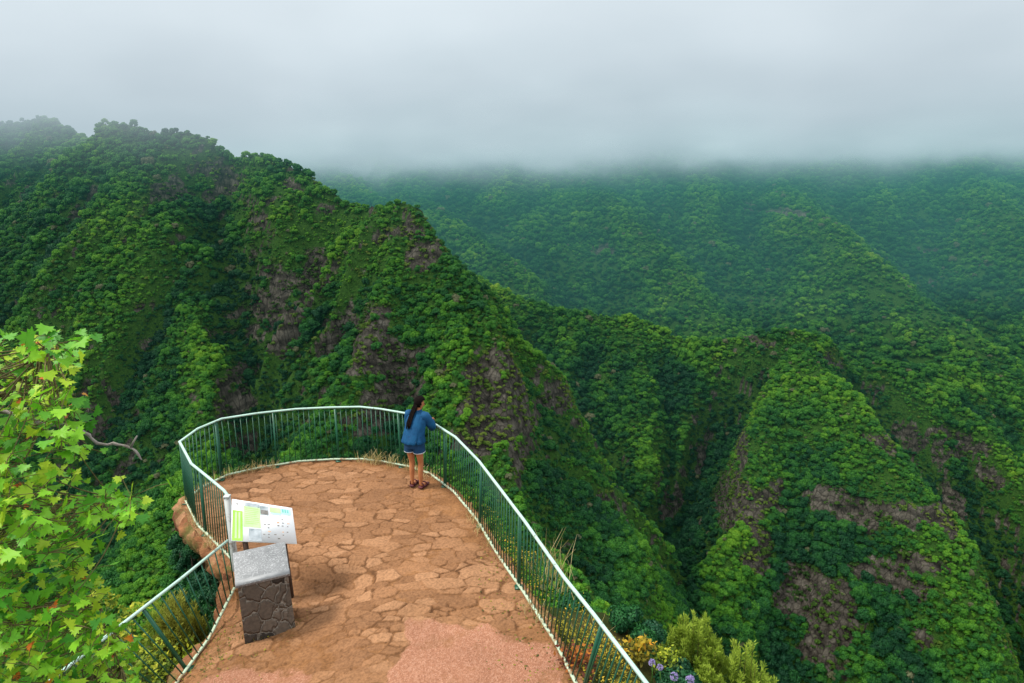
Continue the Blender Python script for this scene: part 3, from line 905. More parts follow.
nm = t.bump(t.math('ADD', t.math('MULTIPLY', agg.outputs['Distance'], t.attr('conc')), fine), 0.55, 0.02)
M_PAVE = t.pbr(c, 0.9, 0.15, nm)
Vp = np.stack([FX, FY, FZ], -1).reshape(-1, 3)[used]
ground = mesh_np('path', Vp, rm[Fq], M_PAVE, smooth=True)
joint = (1 - pl) * (1 - sstep(0.25, 0.6, buried)) * (1 - cm) * sstep(-0.4, 0.5, sh[i1]) * (0.5 + 0.5 * vnoise(FX * 2.4, FY * 2.4, 88))
for nm_, a in (('stone', stone_m * (1 - buried * 0.7)), ('tone', tone[i1]), ('joint', joint), ('conc', cm)):
    add_attr(ground, nm_, a.reshape(-1)[used])
tag(ground, 'lookout floor of flat stones bedded in reddish earth', kind='structure')


# --- rough stone rim and wall carrying the platform
def resample(pts, step, closed=False):
    P_ = [Vector((*p, 0)) if len(p) == 2 else Vector(p) for p in pts]
    if closed: P_.append(P_[0])
    out = []
    for a, b in zip(P_[:-1], P_[1:]):
        n = max(1, int(round((b - a).length / step)))
        out += [a.lerp(b, i / n) for i in range(n)]
    out.append(P_[-1])
    return out


rim = resample(OUTLINE, 0.06)
rn = len(rim)
nrm = []
for i in range(rn):
    d = (rim[min(i + 3, rn - 1)] - rim[max(i - 3, 0)]); nrm.append(Vector((d.y, -d.x, 0)).normalized())
ctr = Vector((-3, 10, 0))
if nrm[200 % rn].dot(rim[200 % rn] - ctr) < 0: nrm = [-q for q in nrm]
prof = [(-0.04, -0.035), (0.07, -0.012), (0.13, -0.03), (0.18, -0.07), (0.21, -0.14), (0.20, -0.24), (0.15, -0.36), (0.08, -0.5), (0.0, -0.75), (-0.06, -1.1), (-0.12, -1.6), (-0.2, -2.4), (-0.3, -4.0)]
VV = []
al = np.arange(rn) * 0.06
for j, (o_, z_) in enumerate(prof):
    for i, (p, n_) in enumerate(zip(rim, nrm)):
        k1 = float(fbm(al[i] * 2.2, z_ * 3.0, 71, 4)); k2 = float(fbm(al[i] * 6, z_ * 7, 72, 3))
        amp = 0 if j == 0 else 1
        q = p + n_ * (o_ * (1 if j < 2 else (0.85 + 0.35 * k1)) + amp * (0.12 * k1 + 0.13 * k2))
        VV.append((q.x, q.y, float(floor_z(p.x, p.y)) + z_ + amp * 0.04 * k2))
FF = np.array([(j * rn + i, j * rn + i + 1, (j + 1) * rn + i + 1, (j + 1) * rn + i) for j in range(len(prof) - 1) for i in range(rn - 1)])
t = NT('rim_stone'); v = t.coord()
vo = t.n('ShaderNodeTexVoronoi'); vo.inputs['Scale'].default_value = 3.6; t.l(v, vo.inputs['Vector'])
c = t.ramp(vo.outputs['Color'], [(0.1, (0.13, 0.055, 0.03)), (0.5, (0.27, 0.12, 0.055)), (0.9, (0.36, 0.20, 0.11))])
c = t.mix(0.75, c, t.ramp(t.noise(v, 7, 5, 0.7), [(0.3, (0.35, 0.33, 0.3)), (0.6, (1.1, 1.05, 1.0)), (0.8, (1.4, 1.35, 1.25))]), 'MULTIPLY')
mo = t.ramp(t.noise(v, 2.6, 4, 0.6), [(0.47, 0.0), (0.60, 0.8)])
c = t.mix(mo, c, (0.10, 0.105, 0.030))
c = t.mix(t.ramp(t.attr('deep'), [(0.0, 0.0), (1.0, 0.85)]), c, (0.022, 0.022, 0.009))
M_RIM = t.pbr(c, 0.92, 0.1, t.bump(t.noise(v, 10, 5, 0.7), 0.9, 0.05))
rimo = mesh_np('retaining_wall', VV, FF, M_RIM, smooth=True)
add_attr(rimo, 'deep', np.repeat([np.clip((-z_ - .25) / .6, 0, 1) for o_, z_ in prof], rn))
tag(rimo, 'rough reddish brown stone rim wall around the edge of the lookout floor', 'wall')

# --- steep ground around the platform
hx = np.concatenate([np.arange(-75, -12, 1.5), np.arange(-12, 8, 0.22), np.arange(8, 76, 1.5)])
hy = np.concatenate([np.arange(-12, 1, 1.0), np.arange(1, 17, 0.22), np.arange(17, 84, 1.5)])
HX, HY = np.meshgrid(hx, hy)


def hill_z(X_, Y_):
    d = poly_dist(X_, Y_, OUTLINE)
    right = sstep(-1.2, 0.2, X_) * sstep(10.2, 8.2, Y_)
    leftn = sstep(-3.6, -4.4, X_) * sstep(8.9, 8.1, Y_)
    lw = 0.15 + 0.95 * right + 0.7 * leftn
    z0 = -0.55 - 0.55 * leftn + 0.38 * right - 1.6 * (1 - right) * (1 - leftn)
    dd = np.maximum(d - lw, 0)
    z = z0 - 0.25 * np.clip(d, 0, lw) * (right + leftn) - 1.45 * dd * (1 - np.exp(-dd / 0.8)) + np.minimum(dd, 3) * 0.5 * fbm(X_ / 2.5, Y_ / 2.5, 81, 4) + 3.0 * sstep(4, 20, dd) * fbm(X_ / 9, Y_ / 9, 82, 3)
    return np.where(d < 0, -0.9, z + 0.08 * fbm(X_ * 2, Y_ * 2, 83, 3))


HZ = hill_z(HX, HY)
ih = np.arange(HX.size).reshape(HX.shape)
Fh = np.stack([ih[:-1, :-1], ih[:-1, 1:], ih[1:, 1:], ih[1:, :-1]], -1).reshape(-1, 4)
M_HILL = mottled('hillside_soil', (0.010, 0.016, 0.005), (0.028, 0.038, 0.009), 1.4, 0.95, 0.05, 0.8, 8, c3=(0.07, 0.05, 0.02))
hill = mesh_np('hillside', np.stack([HX, HY, HZ], -1).reshape(-1, 3), Fh, M_HILL, smooth=True)
tag(hill, 'steep overgrown ground around the lookout', kind='structure')


# ================================================================== railings
def paint(name, base, chip, rough=0.45, amt=0.62):
    t = NT(name); v = t.coord()
    f = t.ramp(t.noise(v, 9, 6, 0.7), [(amt, 0.0), (amt + 0.06, 1.0)])
    b = t.mix(0.5, base, t.ramp(t.noise(v, 2.5, 4, 0.6), [(0.3, (0.72, 0.74, 0.74)), (0.7, (1.1, 1.1, 1.1))]), 'MULTIPLY')
    return t.pbr(t.mix(f, b, chip), rough, 0.4, t.bump(t.noise(v, 40, 3), 0.15, 0.003))


M_PALE = paint('pale_green_paint', (0.36, 0.52, 0.44), (0.17, 0.20, 0.16), 0.45, 0.60)
M_KERBP = paint('worn_pale_paint', (0.38, 0.47, 0.33), (0.24, 0.17, 0.09), 0.6, 0.52)
M_GREEN = paint('dark_green_paint', (0.006, 0.075, 0.036), (0.014, 0.045, 0.022), 0.4, 0.66)
M_GREY = paint('weathered_grey_paint', (0.42, 0.44, 0.42), (0.22, 0.20, 0.17), 0.6, 0.58)


def railing(root, base, top, post_idx, spacing, base_h, top_mat, max_single=100):
    """base / top: matching polylines of Vectors"""
    def ln(P_): return [sum((P_[j + 1] - P_[j]).length for j in range(i)) for i in range(len(P_))]
    L = ln(base); tot = L[-1]

    def pt(P_, s):
        for i in range(len(L) - 1):
            if s <= L[i + 1] + 1e-9:
                k = (s - L[i]) / (L[i + 1] - L[i]); return P_[i].lerp(P_[i + 1], k), (P_[i + 1] - P_[i]).normalized()
        return P_[-1].copy(), (P_[-1] - P_[-2]).normalized()
    for nm_, P_, w_, h_, mt, dz in (('top_rail', top, 0.042, 0.034, top_mat, 0), ('bottom_rail', base, 0.040, 0.034, M_KERBP, base_h)):
        r = MB()
        N_ = len(P_)
        rings_ = []
        for i, p in enumerate(P_):
            a = (p - P_[i - 1]).normalized() if i else (P_[1] - p).normalized()
            b = (P_[i + 1] - p).normalized() if i < N_ - 1 else a
            tdir = (a + b).normalized(); x = tdir.cross(Vector((0, 0, 1))).normalized()
            kx = 1 / max(0.5, math.sqrt((1 + a.dot(b)) / 2))
            c0 = p + Vector((0, 0, dz)); bv = 0.008
            rings_.append([c0 + x * (sx_ * (w_ / 2 - (bv if q else 0)) * kx) + Vector((0, 0, sz_ * (h_ / 2 - (0 if q else bv)))) for sx_, sz_, q in ((-1, -1, 1), (1, -1, 1), (1, -1, 0), (1, 1, 0), (1, 1, 1), (-1, 1, 1), (-1, 1, 0), (-1, -1, 0))])
        r.rings(rings_)
        r.build(nm_, mt, root)
    for s in post_idx:
        b_, d_ = pt(base, s * tot); t_, _ = pt(top, s * tot)
        r = MB(); r.bar(b_ - Vector((0, 0, 0.08)), t_ - Vector((0, 0, 0.018)), 0.036, 0.036, d_)
        r.box(b_ + Vector((0, 0, 0.012)), (0.11, 0.11, 0.012))
        r.build('post', M_GREEN, root)
    n = int(tot / spacing); out = []
    for i in range(n + 1):
        s = i * spacing
        if any(abs(s - q * tot) < 0.045 for q in post_idx): continue
        b_, d_ = pt(base, s); t_, _ = pt(top, s)
        out.append((b_ + Vector((0, 0, base_h + 0.018)), t_ - Vector((0, 0, 0.016)), d_))
    out.sort(key=lambda q: (q[0] - CAMP).length)
    for k, (a, b, d_) in enumerate(out[:max_single]):
        r = MB(); r.bar(a, b, 0.013, 0.013, d_); r.build('baluster', M_GREEN, root)
    if len(out) > max_single:
        r = MB()
        for a, b, d_ in out[max_single:]: r.bar(a, b, 0.013, 0.013, d_)
        tag(r.build('baluster_row', M_GREEN, root), kind='stuff')


def wiggle(P_, amt, s):
    return [p + Vector((amt * (vnoise(i * 1.7, 0, s) - .5), amt * (vnoise(i * 1.7, 9, s) - .5), amt * .5 * (vnoise(i * 1.7, 5, s) - .5))) for i, p in enumerate(P_)]


kb = [Vector((x, y, 0)) for x, y in KERB if y > 4] 
kb = [Vector((1.30, 4.3, 0))] + kb + [Vector((*F_POST, 0))]
# the handrail is a string of straight lengths: it is less rounded than the kerb line
tp_px = {0: (0.99, 4.2), 1: None}
TOPXY = [(1.56, 4.3), (0.80, 6.36), (0.55, 7.05), (0.10, 8.36), (-0.24, 9.33), (-0.60, 10.33), (-1.05, 11.32), (-1.63, 12.20), (-2.15, 12.60), (-2.66, 12.86), (-3.11, 13.02),
         (-3.74, 13.04), (-4.40, 13.00), (-5.12, 12.80), (-5.72, 12.55), (-5.98, 12.05), (-6.03, 11.45), (-5.40, 10.50), (-4.90, 9.98), (-4.46, 9.50), (-4.32, 9.32)]
ktop = [Vector((x, y, 1.10)) for x, y in TOPXY]
print('rail', len(kb), len(ktop))
assert len(kb) == len(ktop)
rr = empty('railing', (0.6, 6.6, 0))
tag(rr, 'long curved green railing with pale handrail round the lookout floor, person leaning on it', 'railing')
off = Vector(rr.location)
kb = [p - off for p in wiggle(kb, 0.02, 3)]; ktop = [p - off for p in wiggle(ktop, 0.02, 4)]
CAMP_keep = CAMP.copy(); CAMP = CAMP - off
railing(rr, kb, ktop, [0.0, .135, .265, .375, .475, .555, .64, .715, .78, .84, .925], 0.107, 0.05, M_PALE)
CAMP = CAMP_keep
r = MB(); r.bar((F_POST[0], F_POST[1], -0.75), (F_POST[0], F_POST[1] + 0.10, 1.10), 0.075, 0.075, (1, 0, 0))
r.box((F_POST[0], F_POST[1] + 0.10, 1.115), (0.09, 0.09, 0.03), bev=0.008)
r.v = [tuple(Vector(q) - off) for q in r.v]
pl_ = r.build('end_post', M_GREY, rr); tag(pl_, 'thick grey end post')

nb = [Vector((x, y, float(floor_z(x, y)))) for x, y in [(-4.29, 9.02), (-4.36, 8.2), (-4.42, 7.4), (-4.55, 6.3), (-4.75, 4.8)]]
ntop = [Vector((-4.33, 9.12, 0.47)), Vector((-4.60, 8.2, 0.46)), Vector((-4.90, 7.3, 0.45)), Vector((-5.25, 6.2, 0.44)), Vector((-5.6, 4.7, 0.42))]
r2 = empty('railing', (-4.3, 9.0, -0.55)); off = Vector(r2.location)
tag(r2, 'short lower railing running from the grey end post down behind the leafy tree', 'railing')
nb = [p - off for p in nb]; ntop = [p - off for p in ntop]
CAMP = CAMP - off
railing(r2, nb, ntop, [.33, .68, 1.0], 0.13, 0.04, M_PALE)
CAMP = CAMP_keep

# ================================================================== information board
M_BOARD = mottled('board_white', (0.80, 0.82, 0.82), (0.86, 0.87, 0.87), 3, 0.35, 0.5)
M_LIME = mottled('print_lime', (0.27, 0.58, 0.05), (0.34, 0.64, 0.09), 6, 0.4, 0.4)
M_PALELIME = mottled('print_pale_lime', (0.40, 0.66, 0.26), (0.50, 0.73, 0.36), 6, 0.4, 0.4)
M_PHOTO = mottled('print_photo_grey', (0.20, 0.24, 0.26), (0.50, 0.54, 0.56), 9, 0.4, 0.4)
M_TEAL = mottled('print_teal', (0.10, 0.40, 0.38), (0.22, 0.52, 0.48), 9, 0.4, 0.4)
M_INK = mottled('print_ink', (0.10, 0.10, 0.09), (0.26, 0.24, 0.22), 20, 0.5, 0.3)
M_WARM = mottled('print_warm', (0.5, 0.25, 0.12), (0.66, 0.42, 0.26), 20, 0.5, 0.3)
M_WOOD = mottled('dark_wood', (0.035, 0.022, 0.016), (0.085, 0.05, 0.035), 7, 0.8, 0.2, 0.4)
bl = at(231, 541, 8.62); br = at(297, 544, 8.72); tl = at(232, 499, 9.02)
pn = (br - bl).cross(tl - bl).normalized()
if pn.z < 0: pn = -pn
trd = ray(292, 508); tr = CAMP + trd * ((bl - CAMP).dot(pn) / trd.dot(pn))
bo = empty('information_board', ((bl.x + br.x) / 2, bl.y + .1, 0.0))
tag(bo, 'tilted white and lime green information board on dark wooden legs behind the stone pedestal', 'sign')
bof = Vector(bo.location)


def bq(u, v, h=0.0):
    """point on the board face: u right, v down"""
    a = tl.lerp(tr, u); b = bl.lerp(br, u)
    return a.lerp(b, v) + pn * h - bof


r = MB()
r.add([bq(u, v, h) for h in (-0.022, 0.0) for v in (0, 1) for u in (0, 1)], [(0, 1, 3, 2), (4, 6, 7, 5), (0, 4, 5, 1), (2, 3, 7, 6), (0, 2, 6, 4), (1, 5, 7, 3)])
r.build('panel', M_BOARD, bo)
r = MB()


def pq(u0, v0, u1, v1, mi, h=0.003):
    r.add([bq(u0, v0, h), bq(u1, v0, h), bq(u1, v1, h), bq(u0, v1, h)], [(0, 3, 2, 1)], mi)


pq(.015, .26, .175, .985, 0); pq(.055, .30, .085, .93, 1, .005); pq(.11, .30, .14, .93, 1, .005); pq(.185, .13, .46, .64, 1); pq(.20, .03, .455, .125, 2)
pq(.46, .06, .60, .30, 2); pq(.47, .17, .59, .28, 5, .005); pq(.62, .06, .80, .20, 1); pq(.80, .06, .97, .22, 6); pq(.62, .205, .80, .255, 6)
pq(.27, .67, .465, .97, 2)
rg = random.Random(4)
for _ in range(3):
    pq(.825 + .04 * _, .08, .85 + .04 * _, .17, 3, .005)
for row in range(7):
    for colm in range(6):
        if rg.random() < .62:
            u = .50 + .075 * colm + rg.uniform(-.012, .012); vv = .36 + .083 * row + rg.uniform(-.01, .01)
            pq(u, vv, u + rg.uniform(.02, .05), vv + rg.uniform(.018, .03), 5 if rg.random() < .75 else 4)
for row in range(9): pq(.215, .17 + .047 * row, .215 + rg.uniform(.18, .225), .178 + .047 * row, 0, .005)
pq(.07, .08, .10, .12, 5)
r.build('printed_sheet', [M_LIME, M_PALELIME, M_PHOTO, M_TEAL, M_WARM, M_INK, mottled('print_pale_teal', (0.35, 0.66, 0.55), (0.46, 0.74, 0.62), 8, 0.4, 0.4)], bo)
for u in (.20, .80):
    a = bq(u, .93, -0.03); lo = Vector((a.x, a.y + 0.03, float(floor_z(a.x + bof.x, a.y + bof.y)) - 0.05))
    r = MB(); r.bar(lo, a, 0.055, 0.055, (0, 1, 0)); r.build('leg', M_WOOD, bo)
r = MB(); r.bar(bq(.06, .5, -.045), bq(.94, .5, -.045), .05, .05, pn); r.build('crossbar', M_WOOD, bo)

# ================================================================== stone pedestal
pz = -0.30
fl_ = on_z(246, 643, pz); fr_ = on_z(295, 630, pz)
xd = (fr_ - fl_).normalized(); yd_ = Vector((-xd.y, xd.x, 0))
W_, D_ = (fr_ - fl_).length, 0.46
pe = empty('stone_pedestal', fl_ + xd * W_ / 2 + yd_ * D_ / 2, math.atan2(xd.y, xd.x))
tag(pe, 'squat dark stone pedestal with pale mortar and a sloping engraved grey top slab', 'pedestal')
inv = Matrix.Rotation(-math.atan2(xd.y, xd.x), 3, 'Z')


def height_at(px, py, P_):
    """height of the view ray where it passes over ground point P_"""
    d = ray(px, py); k = math.hypot(P_.x, P_.y) / math.hypot(d.x, d.y); return CAM_H + d.z * k


zf = height_at(240, 583, fl_) - pz; zb = height_at(259, 547, fl_ + xd * W_ / 2 + yd_ * (D_ + .02)) - pz
print('pedestal', W_, zf, zb)
zf -= 0.06
zb = max(zb - 0.06, zf + 0.02)
bm = bmesh.new()
nxs, nys, nzs = 26, 18, 30
VV = []; FF = []


def pface(fn, nu, nv):
    b = len(VV)
    for j in range(nv + 1):
        for i in range(nu + 1): VV.append(fn(i / nu, j / nv))
    for j in range(nv):
        for i in range(nu): FF.append((b + j * (nu + 1) + i, b + j * (nu + 1) + i + 1, b + (j + 1) * (nu + 1) + i + 1, b + (j + 1) * (nu + 1) + i))


def pside(a, b):
    def fn(u, v):
        x = a[0] + (b[0] - a[0]) * u; y = a[1] + (b[1] - a[1]) * u
        topz = zf + (zb - zf) * (y + D_ / 2) / D_
        z = -0.25 + (topz + 0.25) * v
        k = 1 + 0.05 * (1 - v)
        return (x * k, y * k, z)
    return fn


w2, d2_ = W_ / 2, D_ / 2
cs = [(-w2, -d2_), (w2, -d2_), (w2, d2_), (-w2, d2_)]
for i in range(4): pface(pside(cs[i], cs[(i + 1) % 4]), 40, 44)
t = NT('volcanic_stone'); v = t.coord()
wv = t.mix(0.17, v, t.n('ShaderNodeTexNoise', inp={'Scale': 6.0}).outputs['Color'])
vo = t.n('ShaderNodeTexVoronoi', feature='DISTANCE_TO_EDGE'); vo.inputs['Scale'].default_value = 5.2; t.l(wv, vo.inputs['Vector'])
vc = t.n('ShaderNodeTexVoronoi'); vc.inputs['Scale'].default_value = 5.2; t.l(wv, vc.inputs['Vector'])
cstone = t.ramp(vc.outputs['Color'], [(0.1, (0.040, 0.032, 0.026)), (0.5, (0.10, 0.078, 0.060)), (0.9, (0.20, 0.16, 0.125))])
cstone = t.mix(0.7, cstone, t.ramp(t.noise(v, 22, 4, 0.7), [(0.3, (0.5, 0.5, 0.5)), (0.7, (1.35, 1.3, 1.25))]), 'MULTIPLY')
mor = t.ramp(t.math('ADD', vo.outputs['Distance'], t.math('MULTIPLY', t.math('SUBTRACT', t.noise(v, 14, 3), 0.5), 0.06)), [(0.010, 1.0), (0.045, 0.0)])
c = t.mix(t.math('MULTIPLY', mor, 0.75), cstone, (0.26, 0.23, 0.19))
M_PED = t.pbr(c, 0.85, 0.2, t.bump(t.ramp(vo.outputs['Distance'], [(0.0, 0.0), (0.12, 1.0)]), 0.9, 0.03))
pb = mesh_np('base', VV, FF, M_PED, parent=pe, smooth=True)
t = NT('engraved_slab'); v = t.coord((1, 1, 1))
ln_ = t.n('ShaderNodeTexWave', wave_type='BANDS', bands_direction='Y'); ln_.inputs['Scale'].default_value = 4.0; ln_.inputs['Distortion'].default_value = 22; ln_.inputs['Detail'].default_value = 5; ln_.inputs['Detail Scale'].default_value = 3.2
t.l(v, ln_.inputs['Vector'])
c = t.ramp(t.noise(v, 6, 5, 0.65), [(0.3, (0.12, 0.125, 0.125)), (0.7, (0.21, 0.215, 0.215))])
c = t.mix(t.ramp(ln_.outputs['Fac'], [(0.0, 0.55), (0.14, 0.0)]), c, (0.16, 0.165, 0.17))
c = t.mix(t.ramp(ln_.outputs['Fac'], [(0.80, 0.0), (1.0, 0.6)]), c, (0.38, 0.385, 0.385))
M_SLAB = t.pbr(c, 0.45, 0.4, t.bump(t.noise(v, 30, 4), 0.2, 0.005))
r = MB()
sl_a = math.atan2(zb - zf, D_)
r.box((0, 0, 0), (W_ + 0.05, math.hypot(D_ + 0.05, zb - zf), 0.055), Matrix.Rotation(sl_a, 3, 'X'), bev=0.008)
r.v = [(x, y, z + (zf + zb) / 2 + 0.031) for x, y, z in r.v]
r.build('slab', M_SLAB, pe)
r = MB()
r.box((0, 0, 0), (W_ + 0.052, 0.07, 0.002), Matrix.Rotation(sl_a, 3, 'X'))
hl = math.hypot(D_ + 0.05, zb - zf) / 2 - 0.045
r.v = [(x, y - hl * math.cos(sl_a) - math.sin(sl_a) * 0.0295, z - hl * math.sin(sl_a) + (zf + zb) / 2 + 0.031 + 0.0295 * math.cos(sl_a)) for x, y, z in r.v]
r.build('slab_margin', mottled('slab_margin_grey', (0.20, 0.205, 0.205), (0.27, 0.275, 0.275), 12, 0.5, 0.4), pe)
# ================================================================== person leaning on the handrail
M_SKIN = mottled('skin', (0.36, 0.13, 0.05), (0.44, 0.17, 0.07), 9, 0.5, 0.35)
M_JACKET = mottled('blue_jacket_cloth', (0.002, 0.038, 0.105), (0.004, 0.072, 0.170), 7, 0.75, 0.2, 0.6, 14)
M_SHORTS = mottled('navy_shorts_cloth', (0.008, 0.035, 0.085), (0.015, 0.055, 0.13), 9, 0.8, 0.15, 0.4, 18)
M_HEM = mottled('white_hem_cloth', (0.5, 0.55, 0.58), (0.68, 0.72, 0.74), 12, 0.8, 0.2)
M_HAIR = mottled('black_hair', (0.004, 0.003, 0.003), (0.010, 0.007, 0.006), 30, 0.9, 0.04, 0.6, 60)
M_SANDAL = mottled('dark_red_sandal', (0.06, 0.012, 0.018), (0.11, 0.025, 0.03), 14, 0.6, 0.3)
FEET = on_z(418, 487, 0)
pr = empty('person', (FEET.x, FEET.y, float(floor_z(FEET.x, FEET.y)) + 0.02), R(-24))
tag(pr, 'long haired person in loose blue jacket, dark shorts and sandals leaning on the handrail', 'person')
S = 1.055
J = {}


def jv(n, x, y, z, r, par=None): J[n] = (Vector((x, y, z)) * S, r * S, par)


jv('pelvis', 0, -.03, .90, .105)
jv('waist', 0, .00, 1.02, .10, 'pelvis'); jv('chest', 0, .075, 1.19, .115, 'waist'); jv('neckb', 0, .145, 1.335, .062, 'chest')
jv('neck', .005, .175, 1.395, .050, 'neckb'); jv('jaw', .020, .205, 1.445, .066, 'neck'); jv('head', .024, .205, 1.505, .086, 'jaw'); jv('crown', .016, .195, 1.56, .070, 'head')
for s, nm_ in ((-1, 'l'), (1, 'r')):
    jv('hip' + nm_, s * .085, -.035, .84, .088, 'pelvis'); jv('thigh' + nm_, s * .092, -.02, .64, .070, 'hip' + nm_); jv('knee' + nm_, s * .088, .005, .46, .052, 'thigh' + nm_)
    jv('calf' + nm_, s * .088, -.02, .32, .052, 'knee' + nm_); jv('ankle' + nm_, s * .086, -.03, .09, .032, 'calf' + nm_)
    jv('heel' + nm_, s * .088, -.035, .045, .034, 'ankle' + nm_); jv('ball' + nm_, s * .098, .09, .038, .036, 'heel' + nm_); jv('toe' + nm_, s * .102, .145, .034, .026, 'ball' + nm_)
    jv('sho' + nm_, s * .155, .125, 1.30, .058, 'chest'); jv('elb' + nm_, s * .235, .20, 1.10, .042, 'sho' + nm_)
    jv('wri' + nm_, s * .12, .375, 1.115, .027, 'elb' + nm_); jv('palm' + nm_, s * .085, .435, 1.122, .030, 'wri' + nm_)
    for f, (ox, oy, ln_) in enumerate(((.030, .02, .062), (.012, .028, .075), (-.008, .028, .070), (-.026, .02, .055))):
        b = Vector((s * (.085 + ox), .435 + oy, 1.122))
        jv(f'f{f}a{nm_}', b.x, b.y + .012, b.z - .002, .009, 'palm' + nm_)
        jv(f'f{f}b{nm_}', b.x - s * .004, b.y + .012 + ln_ * .5, b.z - .012, .008, f'f{f}a{nm_}')
        jv(f'f{f}c{nm_}', b.x - s * .006, b.y + .012 + ln_ * .72, b.z - .045, .0065, f'f{f}b{nm_}')
    jv('tha' + nm_, s * .045, .425, 1.110, .010, 'palm' + nm_); jv('thb' + nm_, s * .030, .455, 1.095, .008, 'tha' + nm_)
names = list(J); me = bpy.data.meshes.new('person_body')
me.from_pydata([J[n][0] for n in names], [(names.index(n), names.index(J[n][2])) for n in names if J[n][2]], [])
bo_ = bpy.data.objects.new('body', me); COL.objects.link(bo_)
sk = bo_.modifiers.new('skin', 'SKIN'); sk.use_smooth_shade = True; sk.branch_smoothing = 0.3
for i, n in enumerate(names):
    d_ = me.skin_vertices[0].data[i]; r_ = J[n][1]
    d_.radius = (r_ * (1.25 if n in ('pelvis', 'waist', 'chest') else 1.0), r_ * (0.85 if n in ('pelvis', 'waist', 'chest') else 1.0))
    d_.use_root = (n == 'pelvis')
ss = bo_.modifiers.new('sub', 'SUBSURF'); ss.levels = 2; ss.render_levels = 2
dg = bpy.context.evaluated_depsgraph_get()
me2 = bpy.data.meshes.new_from_object(bo_.evaluated_get(dg)); bpy.data.objects.remove(bo_)
# face: turned to the right and down
HC = J['head'][0]; yaw = R(-48); pit = R(-22)
fd = Vector((math.sin(-yaw) * math.cos(pit), math.cos(yaw) * math.cos(pit), math.sin(pit))); fu = Vector((0, 0, 1)); fu = (fu - fd * fu.dot(fd)).normalized(); fx = fd.cross(fu)
for v_ in me2.vertices:
    q = v_.co - HC
    if q.length < .16:
        lx, ly, lz = q.dot(fx), q.dot(fd), q.dot(fu)
        if ly > 0:
            dl = .022 * math.exp(-((lx / .016) ** 2 + ((lz + .018) / .022) ** 2)) - .010 * (math.exp(-(((lx - .032) / .016) ** 2 + ((lz - .008) / .014) ** 2)) + math.exp(-(((lx + .032) / .016) ** 2 + ((lz - .008) / .014) ** 2))) + .007 * math.exp(-((lx / .022) ** 2 + ((lz + .055) / .010) ** 2))
            v_.co += fd * dl
bo_ = bpy.data.objects.new('body', me2); COL.objects.link(bo_); bo_.parent = pr
me2.materials.clear(); me2.materials.append(M_SKIN)
r = MB()
for sx_ in (-1, 1):
    V_, F_ = ico(.011, HC + fx * (.031 * sx_) + fd * .078 + fu * .008, 1); r.add(V_, F_.tolist())
r.build('eyes', mottled('eye_dark', (0.02, 0.015, 0.012), (0.05, 0.04, 0.03), 9, 0.2, 0.5), pr, True)
r = MB()
for sx_ in (-1, 1):
    V_, F_ = ico(.026, HC + fx * (.083 * sx_) - fd * .005 - fu * .005, 2, sq=(.5, .8, 1.2)); r.add(V_, F_.tolist())
r.build('ears', M_SKIN, pr, True)


def loft(name, secs, mat, n=28, fold=0.0, seed=0, cap=False, parent=None):
    """secs: (centre x, y, z, rx, ry)"""
    rg = []
    for (cx_, cy_, cz_, rx, ry) in secs:
        rg.append([Vector((cx_ + rx * math.cos(2 * math.pi * k / n) * (1 + fold * (vnoise(k * .9, cz_ * 9, seed) - .5)), cy_ + ry * math.sin(2 * math.pi * k / n) * (1 + fold * (vnoise(k * .9 + 40, cz_ * 9, seed) - .5)),
                           cz_)) * S for k in range(n)])
    r = MB(); r.rings(rg, cap=cap)
    return r.build(name, mat, parent or pr, True)


jk = loft('jacket', [(0, -.05, .865, .212, .152), (0, -.05, .88, .218, .157), (0, -.04, .92, .210, .152), (0, -.02, .97, .194, .143), (0, .02, 1.06, .187, .138), (0, .065, 1.16, .196, .135), (0, .105, 1.24, .198, .126), (0, .13, 1.30, .182, .108), (0, .135, 1.335, .125, .085), (0, .15, 1.36, .080, .072), (0, .162, 1.395, .070, .068)], M_JACKET, 48, .26, 5)
for s, nm_ in ((-1, 'l'), (1, 'r')):
    a, b, c_ = J['sho' + nm_][0], J['elb' + nm_][0], J['wri' + nm_][0]
    pts = [a + Vector((-s * .05, 0, .01)), a, a.lerp(b, .5), a.lerp(b, .85), b + Vector((s * .012, -.01, -.012)), b.lerp(c_, .2), b.lerp(c_, .5), b.lerp(c_, .8)]
    r = MB(); r.tube(pts, [q * S for q in (.074, .086, .084, .080, .076, .072, .066, .060)], 14)
    r.build('sleeve', M_JACKET, jk, True)
sh_ = loft('shorts', [(0, -.03, 1.0, .155, .115), (0, -.035, .92, .172, .132), (0, -.035, .84, .180, .138), (0, -.03, .775, .182, .135)], M_SHORTS, 28, .06, 8)
